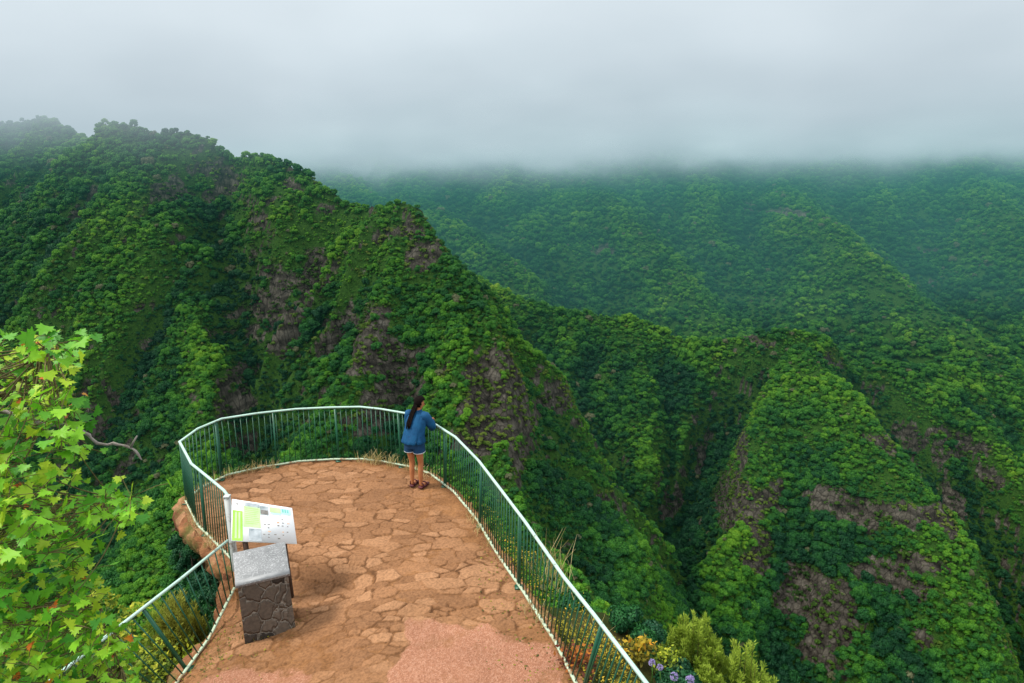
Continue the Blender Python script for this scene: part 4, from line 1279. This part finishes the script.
for s in (-1, 1):
    r = MB(); rg = []
    for z_, rx, ry in ((.86, .088, .120), (.80, .094, .118), (.75, .100, .114), (.69, .105, .113)):
        rg.append([Vector((s * .090 + rx * math.cos(q * .314), -.025 + ry * math.sin(q * .314), z_)) * S for q in range(20)])
    r.rings(rg, cap=False); lg = r.build('short_leg', M_SHORTS, sh_, True)
    r = MB(); rg = []
    for z_, rx in ((.693, .1065), (.683, .1075)):
        rg.append([Vector((s * .090 + rx * math.cos(q * .314), -.025 + (rx + .006) * math.sin(q * .314), z_)) * S for q in range(20)])
    r.rings(rg, cap=False); r.build('hem', M_HEM, sh_, True)
    # sandal: sole and two straps
    r = MB(); so = [(-.045, -.075, .036), (-.02, -.07, .040), (.03, -.02, .040), (.07, .05, .045), (.10, .11, .046), (.135, .165, .036)]
    cxs = [s * .088, s * .088, s * .092, s * .098, s * .101, s * .103]
    rg = []
    for (dum, y_, hw), cx_ in zip(so, cxs):
        rg.append([Vector((cx_ - hw, y_, .0)) * S, Vector((cx_ + hw, y_, .0)) * S, Vector((cx_ + hw, y_, .028)) * S, Vector((cx_ - hw, y_, .028)) * S])
    r.rings(rg); sa = r.build('sandal', M_SANDAL, pr)
    for y_, z_, hw in ((.085, .078, .047), (-.02, .105, .046)):
        r = MB(); r.tube([Vector((s * .096 + hw * math.cos(q), y_ - .02 * math.sin(q), .02 + (z_ - .02) * math.sin(q))) * S for q in np.linspace(0, math.pi, 9)], .011 * S, 6)
        r.build('strap', M_SANDAL, sa, True)
# hair: cap, bun-free long tail down the back
bm = bmesh.new(); bmesh.ops.create_uvsphere(bm, u_segments=28, v_segments=18, radius=1)
for v_ in bm.verts: v_.co = Vector((v_.co.x * .102, v_.co.y * .108, v_.co.z * .110)) * S
kill = [v_ for v_ in bm.verts if (v_.co.dot(fd) > .028 * S and v_.co.dot(fu) < .050 * S) or v_.co.z < -.085 * S]
bmesh.ops.delete(bm, geom=kill, context='VERTS')
me = bpy.data.meshes.new('hair'); 
for v_ in bm.verts: v_.co = v_.co * (1 + .05 * (float(vnoise(v_.co.x * 60, v_.co.z * 60, 3)) - .5)) + HC + Vector((-.002, -.006, .014)) * S
bm.to_mesh(me); bm.free()
for p_ in me.polygons: p_.use_smooth = True
me.materials.append(M_HAIR); ha = bpy.data.objects.new('hair', me); COL.objects.link(ha); ha.parent = pr
r = MB()
for k in range(22):
    ox = random.uniform(-.038, .038); oy = random.uniform(-.012, .012); e_ = random.uniform(-.03, .12)
    r.tube([HC + Vector((-.02 + ox * .4, -.075, .02)) * S, HC + Vector((-.035 + ox, -.115 + oy, -.06)) * S, Vector((-.035 + ox, .015 + oy, 1.33)) * S, Vector((-.045 + ox * 1.2, -.062 + oy, 1.22)) * S, Vector((-.05 + ox * 1.1, -.085 + oy, 1.165)) * S, Vector((-.05 + ox, -.11 + oy, 1.12 + e_ * .6)) * S], [.020, .018, .015, .012, .009, .002], 6)
r.build('ponytail', M_HAIR, ha, True)

# ================================================================== leafy tree in the foreground
def at_d(px, py, Y): return at(px, py, Y)


tree = empty('maple_tree', (-4.3, 4.3, -1.6))
tag(tree, 'leafy foreground tree with lobed yellow green leaves and a bare grey branch', 'tree')
tof = Vector(tree.location)
M_TWIG = mottled('grey_twig_bark', (0.17, 0.14, 0.12), (0.36, 0.32, 0.29), 14, 0.85, 0.15, 0.5, 40)
M_STEM = mottled('brown_twig', (0.06, 0.05, 0.02), (0.14, 0.12, 0.04), 14, 0.8, 0.15)
limbs = {
    'a': [(-260, 700, 4.6), (-140, 560, 4.3), (-40, 440, 4.0), (0, 412, 3.9), (40, 425, 3.85)],
    'b': [(-140, 560, 4.3), (-60, 470, 4.0), (10, 390, 3.8), (40, 350, 3.7), (50, 338, 3.7)],
    'c': [(-200, 640, 4.4), (-80, 560, 4.0), (20, 520, 3.8), (90, 505, 3.7), (130, 495, 3.65)],
    'd': [(-220, 680, 4.5), (-80, 640, 3.9), (30, 610, 3.6), (90, 600, 3.55), (120, 640, 3.5)],
    'e': [(-180, 760, 4.0), (-40, 720, 3.6), (60, 690, 3.4), (120, 665, 3.4)],
}


def smooth_curve(P_, n=6):
    out = []
    for i in range(len(P_) - 1):
        p0, p1, p2, p3 = P_[max(i - 1, 0)], P_[i], P_[i + 1], P_[min(i + 2, len(P_) - 1)]
        for k in range(n):
            t_ = k / n
            out.append(0.5 * ((2 * p1) + (p2 - p0) * t_ + (2 * p0 - 5 * p1 + 4 * p2 - p3) * t_ ** 2 + (3 * p1 - p0 - 3 * p2 + p3) * t_ ** 3))
    out.append(P_[-1]); return out


LP = {}
r = MB()
r.tube(smooth_curve([Vector((-4.3, 4.3, -1.7)), Vector((-4.25, 4.4, -0.6)), at(-260, 700, 4.6)], 5), [.11] * 5 + [.09] * 5 + [.075], 10)
r.v = [tuple(Vector(q) - tof) for q in r.v]; trunk = r.build('trunk', M_TWIG, tree, True)
allp = []
for k, pts in limbs.items():
    W3 = smooth_curve([at(*p) for p in pts]); n = len(W3)
    W3 = [p + Vector((random.uniform(-.012, .012), 0, random.uniform(-.012, .012))) for p in W3]
    r = MB(); r.tube(W3, [.018 * (1 - i / n) + .004 for i in range(n)], 8)
    r.v = [tuple(Vector(q) - tof) for q in r.v]; r.build('branch', M_TWIG if k in 'a' else M_STEM, tree, True)
    allp += W3
# the bare grey branch reaching out over the drop
bare = smooth_curve([at(*p) for p in [(-20, 400, 3.95), (0, 410, 3.9), (28, 416, 3.88), (45, 426, 3.86), (62, 424, 3.84), (85, 432, 3.8), (98, 444, 3.8), (118, 444, 3.8), (132, 448, 3.8), (142, 459, 3.8)]], 4)
bare = [p + Vector((random.uniform(-.006, .006), 0, random.uniform(-.006, .006))) for p in bare]
r = MB(); r.tube(bare, [.015 - .009 * i / len(bare) + .002 * math.sin(i * 1.9) for i in range(len(bare))], 8)
r.tube([at(131, 447, 3.8), at(134, 441, 3.8), at(137, 436, 3.79)], [.008, .006, .004], 6)
r.tube([at(45, 426, 3.86), at(48, 434, 3.85), at(52, 437, 3.84)], [.013, .011, .008], 6)
r.v = [tuple(Vector(q) - tof) for q in r.v]; tag(r.build('branch', M_TWIG, tree, True), 'bare pale grey branch')
LEAF = [(0, 0), (.20, .03), (.52, -.10), (.47, .10), (.80, .22), (.55, .30), (.60, .46), (.42, .42), (.36, .50), (.42, .80), (.22, .68), (.0, 1.05)]
LEAF = LEAF + [(-x, y) for x, y in LEAF[-2:0:-1]]
LEAF[2] = (.50, -.06)
edge_px = [(-130, 330), (0, 325), (12, 345), (22, 332), (50, 322), (100, 340), (82, 352), (70, 372), (82, 388), (90, 405), (80, 425), (95, 440), (90, 468), (112, 478), (140, 484), (147, 514), (140, 540), (118, 534), (98, 522), (80, 535), (86, 560), (104, 588), (96, 604), (116, 622), (138, 648), (146, 700), (120, 760), (-130, 760)]
rg = np.random.default_rng(77)
cand = np.stack([rg.uniform(-130, 150, 4200), rg.uniform(322, 760, 4200)], 1)
ds = poly_dist(cand[:, 0], cand[:, 1], edge_px)
dens = fbm(cand[:, 0] / 34, cand[:, 1] / 34, 15, 2)
hole = np.exp(-(((cand[:, 0] - 70) / 32) ** 2 + ((cand[:, 1] - 565) / 30) ** 2)) + 0.8 * np.exp(-(((cand[:, 0] - 25) / 22) ** 2 + ((cand[:, 1] - 372) / 14) ** 2)) + .7 * np.exp(-(((cand[:, 0] - 100) / 22) ** 2 + ((cand[:, 1] - 460) / 14) ** 2))
cand = cand[(ds < -9) & (dens - hole * .55 + rg.uniform(-.25, .25, len(cand)) > -.18)]
clus = []
for c_ in cand:
    if all(math.hypot(c_[0] - q[0], c_[1] - q[1]) > 8.6 for q in clus): clus.append(c_)
kd = KDTree(len(allp))
for i, p in enumerate(allp): kd.insert(p, i)
kd.balance()
LV = []; LF = []; LT = []; tw = MB(); nbk = 0
for c_ in clus:
    Yd = rg.uniform(3.2, 4.2) - (c_[1] - 330) / 350 * .35
    cp = at(float(c_[0]), float(c_[1]), Yd)
    q, qi, dd = kd.find(cp)
    midp = q.lerp(cp, .5) + Vector((0, 0, -.06 + rg.uniform(-.03, .05)))
    tw.tube(smooth_curve([q, midp, cp], 4), [.005 - .003 * i / 8 for i in range(9)], 5)
    ctone = rg.normal(.46, .15)
    for j in range(int(rg.integers(5, 9))):
        lp = cp + Vector((rg.normal(0, .060), rg.normal(0, .07), np.clip(rg.normal(-.01, .045), -.1, .06)))
        s_ = rg.uniform(.038, .076)
        nrm_ = Vector((rg.normal(0, .45), rg.normal(-.35, .4), 1.0 if rg.random() < .75 else .15)).normalized()
        out = (lp - q); out.z -= .10 * rg.random(); out += Vector(rg.normal(0, .22, 3).tolist())
        yv = (out - nrm_ * out.dot(nrm_)).normalized(); xv = yv.cross(nrm_)
        tw.tube([cp, lp.lerp(cp, .3) + Vector((0, 0, .01)), lp], .0018, 4, cap=False)
        red_ = rg.random() < (.075 if c_[1] < 400 else .02)
        if red_: s_ *= .62
        base = len(LV)
        curl = rg.uniform(.15, .5)
        LV.append(lp + yv * (s_ * .42) - nrm_ * (.02 * s_))
        for (x, y) in LEAF:
            ww = abs(x)
            LV.append(lp + xv * (x * s_) + yv * (y * s_) + nrm_ * (s_ * (ww * curl * .55 - curl * .5 * max(0, y - .4) ** 2 - .35 * curl * ww * ww * 1.6 + rg.normal(0, .018))))
        n = len(LEAF)
        for k in range(n): LF.append((base, base + 1 + k, base + 1 + (k + 1) % n))
        tv = rg.normal(ctone, .16)
        tv = min(max(tv, 0), .72)
        if red_: tv = rg.uniform(.95, 1.0)
        LT += [tv] * (n + 1)
print('maple', len(clus), len(LF))
tw.v = [tuple(Vector(q) - tof) for q in tw.v]; tw.build('twigs', M_STEM, tree)
t = NT('maple_leaf'); v = t.coord()
c = t.ramp(t.math('ADD', t.attr('tone'), t.math('MULTIPLY', t.math('SUBTRACT', t.noise(v, 16, 4, 0.6), .5), .22)), [(0.0, (0.045, 0.22, 0.012)), (0.3, (0.11, 0.36, 0.014)), (0.55, (0.22, 0.48, 0.016)), (0.80, (0.42, 0.54, 0.025)), (0.90, (0.50, 0.46, 0.03)), (0.96, (0.60, 0.20, 0.015)), (1.0, (0.42, 0.08, 0.01))])
M_MAPLE = t.pbr(c, 0.5, 0.3, trans=0.38)
cr_o = mesh_np('crown', np.array([tuple(p - tof) for p in LV]), LF, M_MAPLE, parent=tree)
add_attr(cr_o, 'tone', LT)


# ================================================================== shrubs, flowers and grass beside the railings
def needle_mat(name, ramp_):
    t = NT(name)
    c = t.ramp(t.math('ADD', t.attr('tip'), t.math('MULTIPLY', t.math('SUBTRACT', t.noise(t.coord(), 6, 4, .6), .5), .5)), ramp_)
    return t.pbr(c, 0.6, 0.2, trans=0.25)


M_HEATH = needle_mat('heath_needles', [(0.0, (0.035, 0.040, 0.010)), (0.35, (0.075, 0.105, 0.012)), (0.7, (0.17, 0.26, 0.022)), (1.0, (0.30, 0.40, 0.045))])
M_HEATH2 = needle_mat('brown_heath_needles', [(0.0, (0.035, 0.030, 0.008)), (0.4, (0.11, 0.085, 0.012)), (0.75, (0.20, 0.20, 0.022)), (1.0, (0.28, 0.30, 0.045))])
M_BROAD = needle_mat('yellow_green_leaves', [(0.0, (0.015, 0.035, 0.006)), (0.35, (0.05, 0.10, 0.008)), (0.7, (0.20, 0.26, 0.012)), (1.0, (0.42, 0.42, 0.03))])


def heath(name, loc, wid, hgt, shoots, seed, label, mat, group=None):
    rg = np.random.default_rng(seed); o = empty(name, loc); tag(o, label, 'shrub', group)
    Vs = []; Ts = []; sm = MB()
    for k in range(shoots):
        a = rg.uniform(0, 6.28); rr_ = math.sqrt(rg.random()) * wid
        tipp = Vector((math.cos(a) * rr_, math.sin(a) * rr_, hgt * (1 - .38 * (rr_ / wid) ** 2) * rg.uniform(.80, 1.08)))
        b = Vector((tipp.x * .25, tipp.y * .25, 0)); mdl = b.lerp(tipp, .55) + Vector((tipp.x * .22, tipp.y * .22, -.02))
        cv = smooth_curve([b, mdl, tipp], 8)
        if k % 3 == 0: sm.tube(cv, [.010 - .008 * i / len(cv) for i in range(len(cv))], 5)
        nn = 150; u = np.clip(rg.beta(2.4, 1.1, nn), 0, .999) * (len(cv) - 1); i0 = u.astype(int); fr = u - i0
        A = np.array([tuple(q) for q in cv]); C = A[i0] * (1 - fr)[:, None] + A[np.minimum(i0 + 1, len(cv) - 1)] * fr[:, None]
        D = A[np.minimum(i0 + 1, len(cv) - 1)] - A[i0]; D /= np.linalg.norm(D, axis=1)[:, None] + 1e-9
        side = rand_unit(nn, rg); dirn = D * .9 + side * .75; dirn /= np.linalg.norm(dirn, axis=1)[:, None]
        prp = np.cross(dirn, rand_unit(nn, rg)); prp /= np.linalg.norm(prp, axis=1)[:, None] + 1e-9
        ln__ = rg.uniform(.030, .062, nn)[:, None] * (hgt / .8) ** .5; wd_ = .0065
        C = C + side * (.016 * rg.random(nn))[:, None]
        Vs.append(np.stack([C, C + dirn * ln__ * .5 + prp * wd_, C + dirn * ln__, C + dirn * ln__ * .5 - prp * wd_], 1).reshape(-1, 3))
        Ts.append(np.repeat(np.clip((u / (len(cv) - 1)) ** 1.5 * (.45 + .65 * tipp.z / hgt) + rg.normal(0, .1, nn), 0, 1), 4))
    sm.build('stem', M_STEM, o)
    V_ = np.concatenate(Vs); f = mesh_np('foliage', V_, np.arange(len(V_)).reshape(-1, 4), mat, parent=o); add_attr(f, 'tip', np.concatenate(Ts))
    return o


def base_at(px, py, Y, dz=0.0):
    p = at(px, py, Y); return Vector((p.x, p.y, float(hill_z(np.array([p.x]), np.array([p.y]))[0]) + dz))


def heath_px(name, px, top_py, Y, wid, shoots, seed, label, mat):
    p = base_at(px, 660, Y); zt = at(px, top_py, Y).z
    return heath(name, p, wid, max(0.35, zt - p.z), shoots, seed, label, mat)


heath_px('heath_shrub', 692, 618, 8.4, .46, 90, 1, 'taller pale green heath shrub with upright plumes right of the railing', M_HEATH)
heath_px('heath_shrub', 745, 650, 8.1, .50, 85, 2, 'lower pale green heath shrub, farthest right of the railing', M_HEATH)
heath_px('heath_shrub', 662, 640, 8.9, .22, 34, 3, 'small brownish heath shrub just left of the taller heath plumes', M_HEATH2)
heath_px('heath_shrub', 708, 668, 7.6, .24, 50, 6, 'low bright green heath shrub in front of the taller one, beside purple flowers', M_HEATH)
heath_px('heath_shrub', 186, 597, 8.6, .36, 80, 4, 'olive brown heath shrub seen through the bars of the lower railing', M_HEATH2)
heath_px('heath_shrub', 168, 606, 9.0, .34, 70, 9, 'yellow green heath shrub just below the sloping pale handrail of the lower railing', M_HEATH)


def broad_shrub(px, top_py, Y, wid, n, seed, label, mat=None, leaf=.045, dn=.5):
    rg = np.random.default_rng(seed); p = base_at(px, 660, Y); zt = at(px, top_py, Y).z; hh = max(.4, zt - p.z)
    o = empty('leafy_shrub', p); tag(o, label, 'shrub')
    sm = MB(); C = []; T_ = []
    for k in range(n):
        a = rg.uniform(0, 6.28); r_ = wid * math.sqrt(rg.random()); z = hh * (dn + (1 - dn) * rg.random()) * (1 - .3 * (r_ / wid) ** 2)
        c_ = Vector((r_ * math.cos(a), r_ * math.sin(a), z))
        if k % 3 == 0: sm.tube(smooth_curve([Vector((c_.x * .2, c_.y * .2, 0)), Vector((c_.x * .75, c_.y * .75, z * .55)), c_], 4), [.008 - .006 * i / 8 for i in range(9)], 5)
        for j in range(9):
            C.append(np.array(c_) + rg.normal(0, .055, 3)); T_.append(np.clip(z / hh + rg.normal(-.15, .22), 0, 1))
    C = np.array(C); N_ = rand_unit(len(C), rg); N_[:, 2] = np.abs(N_[:, 2]) + .5; N_[:, 1] -= .3; N_ /= np.linalg.norm(N_, axis=1)[:, None]
    V_, F_ = leaf_quads(C, N_, rg.uniform(.6, 1.2, len(C)) * leaf, rg, .55)
    sm.build('stem', M_STEM, o); f = mesh_np('foliage', V_, F_, mat or M_BROAD, parent=o); add_attr(f, 'tip', np.repeat(T_, 4))
    return o


broad_shrub(176, 640, 8.3, .42, 90, 11, 'yellow leaved shrub at the foot of the lower railing bars')
broad_shrub(140, 600, 8.8, .5, 70, 12, 'dark green shrub behind the maple leaves left of the sloping handrail', leaf=.05)
broad_shrub(105, 570, 9.6, .55, 80, 13, 'olive shrub farthest down the slope behind the maple leaves', leaf=.05)
broad_shrub(120, 650, 7.6, .5, 80, 14, 'green shrub under the handrail directly behind the maple leaves', leaf=.045)
M_RUST = needle_mat('rust_leaves', [(0.0, (0.05, 0.018, 0.012)), (0.5, (0.16, 0.04, 0.02)), (1.0, (0.45, 0.16, 0.02))])
M_GOLD = needle_mat('golden_leaves', [(0.0, (0.05, 0.045, 0.008)), (0.4, (0.17, 0.15, 0.012)), (0.75, (0.38, 0.27, 0.015)), (1.0, (0.58, 0.24, 0.02))])
broad_shrub(641, 657, 7.35, .13, 26, 15, 'orange leaved shrub against the handrail near its lower end', M_GOLD, .04)
broad_shrub(578, 658, 6.95, .20, 40, 16, 'dark reddish shrub behind the bars of the long railing', M_RUST, .035)
broad_shrub(664, 674, 7.25, .15, 34, 17, 'small yellow green shrub among the purple flowers', M_BROAD, .03)

# scrub clothing the steep ground below the platform
rg = np.random.default_rng(91)
n = 9000
X = np.append(rg.uniform(-42, 42, n), rg.uniform(-1.2, 4.5, 900)); Y = np.append(rg.uniform(-2, 60, n), rg.uniform(4.5, 12.5, 900)); n = len(X); dd = poly_dist(X, Y, OUTLINE)
ok = (dd > np.where((X < -4.3) & (Y > 8.2), .22, .75)) & (dd < 45) & (rg.random(n) < np.clip(9 / (dd + 4), .25, 1)) & ~((X > -.6) & (Y < 8.8) & (dd < 1.25)) & ~((X < -3.8) & (Y < 8.6) & (dd < 1.0))
ok &= ~((X > -1) & (Y < 10) & (dd < 4) & (rg.random(n) < .72))
X, Y, dd = X[ok], Y[ok], dd[ok]; RAD = np.where((dd < 3) | ((dd < 7) & (X > -1)), rg.uniform(.2, .36, len(X)), rg.uniform(.35, .75, len(X)) * (.8 + dd / 12)); Z = hill_z(X, Y); LITE = rg.uniform(-.15, .12, len(X))
wl = [p + n_ * rg.uniform(.10, .26) for p, n_ in zip(rim, nrm) for _ in range(2) if p.x < -4.1 and 7.5 < p.y < 12.4 and rg.random() < .55]      # creepers hanging on the wall below the rim
X = np.append(X, [q.x for q in wl]); Y = np.append(Y, [q.y for q in wl]); Z = np.append(Z, [-.62 - .45 * (q.y < 9.2) - 1.7 * rg.random() for q in wl]); RAD = np.append(RAD, rg.uniform(.12, .30, len(wl))); LITE = np.append(LITE, rg.uniform(-.1, .15, len(wl)))
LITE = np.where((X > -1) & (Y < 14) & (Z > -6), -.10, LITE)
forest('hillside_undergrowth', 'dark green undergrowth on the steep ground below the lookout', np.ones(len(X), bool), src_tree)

# golden ground cover on the ledge outside the long railing
rg = np.random.default_rng(31)
n = 60000
gx_ = rg.uniform(-1.6, 2.6, n); gy_ = rg.uniform(5.0, 12.3, n)
dd = poly_dist(gx_, gy_, OUTLINE)
ok = (dd > .07) & (dd < .85 - .45 * sstep(8.0, 10.0, gy_) + .2 * fbm(gx_, gy_, 7, 2)) & (fbm(gx_ * 1.6, gy_ * 1.6, 8, 3) + rg.uniform(-.3, .3, n) > -.22) & (rg.random(n) < 1 - .75 * sstep(9.0, 10.8, gy_))
gx_, gy_ = gx_[ok], gy_[ok]
hg = rg.uniform(0.0, .34, len(gx_)) * (.45 + .9 * vnoise(gx_ * 2.5, gy_ * 2.5, 9)); gz = np.maximum(hill_z(gx_, gy_), -0.28 - 0.9 * np.maximum(poly_dist(gx_, gy_, OUTLINE) - .5, 0)) + hg
N_ = rand_unit(len(gx_), rg); N_[:, 2] = np.abs(N_[:, 2]) + .4; N_ /= np.linalg.norm(N_, axis=1)[:, None]
V_, F_ = leaf_quads(np.stack([gx_, gy_, gz], 1), N_, rg.uniform(.010, .024, len(gx_)), rg, .5)
M_COVER = needle_mat('ground_cover_leaves', [(0.0, (0.045, 0.048, 0.010)), (0.3, (0.12, 0.12, 0.012)), (0.55, (0.24, 0.22, 0.016)), (0.8, (0.40, 0.33, 0.03)), (1.0, (0.52, 0.34, 0.03))])
gc = mesh_np('ground_cover', V_, F_, M_COVER); add_attr(gc, 'tip', np.repeat(np.clip(.15 + hg * 2.0 + .5 * (vnoise(gx_ * 3, gy_ * 3, 10) - .4) + rg.normal(0, .14, len(gx_)), 0, 1), 4))
tag(gc, 'golden yellow ground cover along the outside of the railing', kind='stuff')

# dry grass in the joints along the back edge and outside the railing
rg = np.random.default_rng(41); GV = []; GT = []


def blades(p, n, h, spread, lean, tone_):
    for _ in range(n):
        b = np.array(p) + np.append(rg.normal(0, spread, 2), 0); a = rg.uniform(0, 6.28); L = h * rg.uniform(.5, 1.2)
        dr = np.array([math.cos(a), math.sin(a), 0]) * lean * rg.random() + np.array([0, 0, 1]); dr /= np.linalg.norm(dr)
        sd = np.cross(dr, [math.sin(a + 1), math.cos(a), .2]); sd /= np.linalg.norm(sd); w_ = .004
        m1 = b + dr * L * .55; tip_ = b + dr * L + np.array([dr[0], dr[1], -.25]) * L * .35
        GV.extend([b - sd * w_, b + sd * w_, m1 + sd * w_ * .8, m1 - sd * w_ * .8, m1 - sd * w_ * .8, m1 + sd * w_ * .8, tip_ + sd * .001, tip_ - sd * .001]); GT.extend([tone_ + rg.normal(0, .15)] * 8)


for p in resample(KERB, .09):
    if p.y < 6: continue
    dens_ = float(vnoise(p.x * 1.8, p.y * 1.8, 19)); bk = 1.0 if p.y > 12.2 else .45
    if dens_ > .40: blades((p.x + rg.normal(0, .04), p.y + rg.normal(-.02, .05), float(floor_z(p.x, p.y))), int(20 * dens_ * bk) + 3, .17 + .14 * bk * rg.random(), .05, .7, .75)
for px_, py_, Y_, h_, n_ in [(545, 545, 9.0, .75, 26), (552, 562, 8.6, .6, 18), (560, 548, 8.8, .7, 14), (566, 570, 8.4, .5, 14), (590, 625, 7.7, .5, 14)]:
    p = at(px_, py_, Y_); p = Vector((p.x, p.y, p.z - h_ * .75)); blades(p, n_, h_, .09, .8, .8)
for k in range(50):
    y_ = rg.uniform(6.2, 9.0); x_ = np.interp(y_, [6.2, 9.0], [-4.5, -4.25]) + abs(rg.normal(.25, .3)); blades((x_, y_, float(floor_z(x_, y_))), 5, .07, .06, 1.0, .35)
for k in range(34):
    a = rg.uniform(-.55, .55); q = pe.location + Vector((rg.uniform(-.42, .50), rg.uniform(-.36, .1), 0)); q.z = float(floor_z(q.x, q.y)) + .005
    blades(q, 4, .07, .05, 1.2, .3)
GV = np.array(GV); M_DRY = needle_mat('dry_grass_blades', [(0.0, (0.07, 0.075, 0.012)), (0.4, (0.20, 0.16, 0.035)), (0.8, (0.46, 0.36, 0.15)), (1.0, (0.62, 0.52, 0.28))])
dgz = mesh_np('dry_grass', GV, np.arange(len(GV)).reshape(-1, 4), M_DRY); add_attr(dgz, 'tip', np.clip(GT, 0, 1)); tag(dgz, 'tufts of dry straw grass along the railing foot', kind='stuff')

# fallen leaf litter and pebbles on the floor by the near kerbs
rg = np.random.default_rng(55); n = 900
lx_ = np.concatenate([rg.uniform(-4.4, -2.6, n), rg.uniform(-.6, .6, n // 2)]); ly_ = np.concatenate([rg.uniform(6.3, 9.4, n), rg.uniform(6.3, 9.5, n // 2)])
dk = poly_dist(lx_, ly_, OUTLINE); ok = (dk < -.03) & (dk > -.5 - .9 * rg.random(len(lx_)) ** 3)
lx_, ly_ = lx_[ok], ly_[ok]
N_ = rand_unit(len(lx_), rg) * .3; N_[:, 2] = 1; N_ /= np.linalg.norm(N_, axis=1)[:, None]
V_, F_ = leaf_quads(np.stack([lx_, ly_, floor_z(lx_, ly_) + .02], 1), N_, rg.uniform(.010, .024, len(lx_)), rg, .6)
lt = mesh_np('leaf_litter', V_, F_, M_COVER); add_attr(lt, 'tip', np.repeat(rg.uniform(0, .55, len(lx_)), 4)); tag(lt, 'dry leaf litter along the kerb', kind='stuff')

# purple flower heads
M_PETAL = mottled('violet_petals', (0.30, 0.24, 0.52), (0.50, 0.42, 0.68), 18, 0.5, 0.3, trans=0.3)
M_GSTEM = mottled('green_stalk', (0.04, 0.12, 0.015), (0.09, 0.2, 0.03), 9, 0.6, 0.3)
for k, (px_, py_, Y_, rad_, lab) in enumerate([(652, 662, 7.0, .042, 'purple flower head nearest the handrail'), (660, 667, 6.95, .04, 'purple flower head in the middle of the row beside the handrail'), (674, 676, 6.85, .05, 'bluish purple flower head low in front of the heath shrub'), (690, 679, 6.8, .052, 'bluish purple flower head farthest right of the row')]):
    p = at(px_, py_, Y_); zb_ = float(hill_z(np.array([p.x]), np.array([p.y]))[0])
    o = empty('agapanthus', (p.x, p.y, zb_)); tag(o, lab, 'flower', 'purple flowers beside the handrail')
    hz_ = p.z - zb_; rg = np.random.default_rng(60 + k)
    r = MB(); r.tube([(0, 0, 0), (.01, 0, hz_ * .5), (0, 0, hz_ - .02)], [.008, .006, .005], 6); r.build('stalk', M_GSTEM, o, True)
    r = MB()
    for dv in rand_unit(44, rg):
        dv[2] = dv[2] * .8 + .25; dv /= np.linalg.norm(dv); dv = Vector(dv); c0 = Vector((0, 0, hz_ - .01))
        tipc = c0 + dv * rad_ * rg.uniform(.8, 1.05); x = dv.cross(Vector((.3, .5, .8))).normalized(); y = dv.cross(x)
        s_ = rad_ * .30
        for m_ in range(5):
            a = m_ * 1.2566; e_ = (x * math.cos(a) + y * math.sin(a)); f_ = dv.cross(e_)
            b0 = tipc - dv * s_ * .9
            r.add([b0, tipc + e_ * s_ * .45 + f_ * s_ * .28, tipc + e_ * s_ + dv * s_ * .25, tipc + e_ * s_ * .45 - f_ * s_ * .28], [(0, 1, 2, 3)])
    r.build('flower_head', M_PETAL, o)
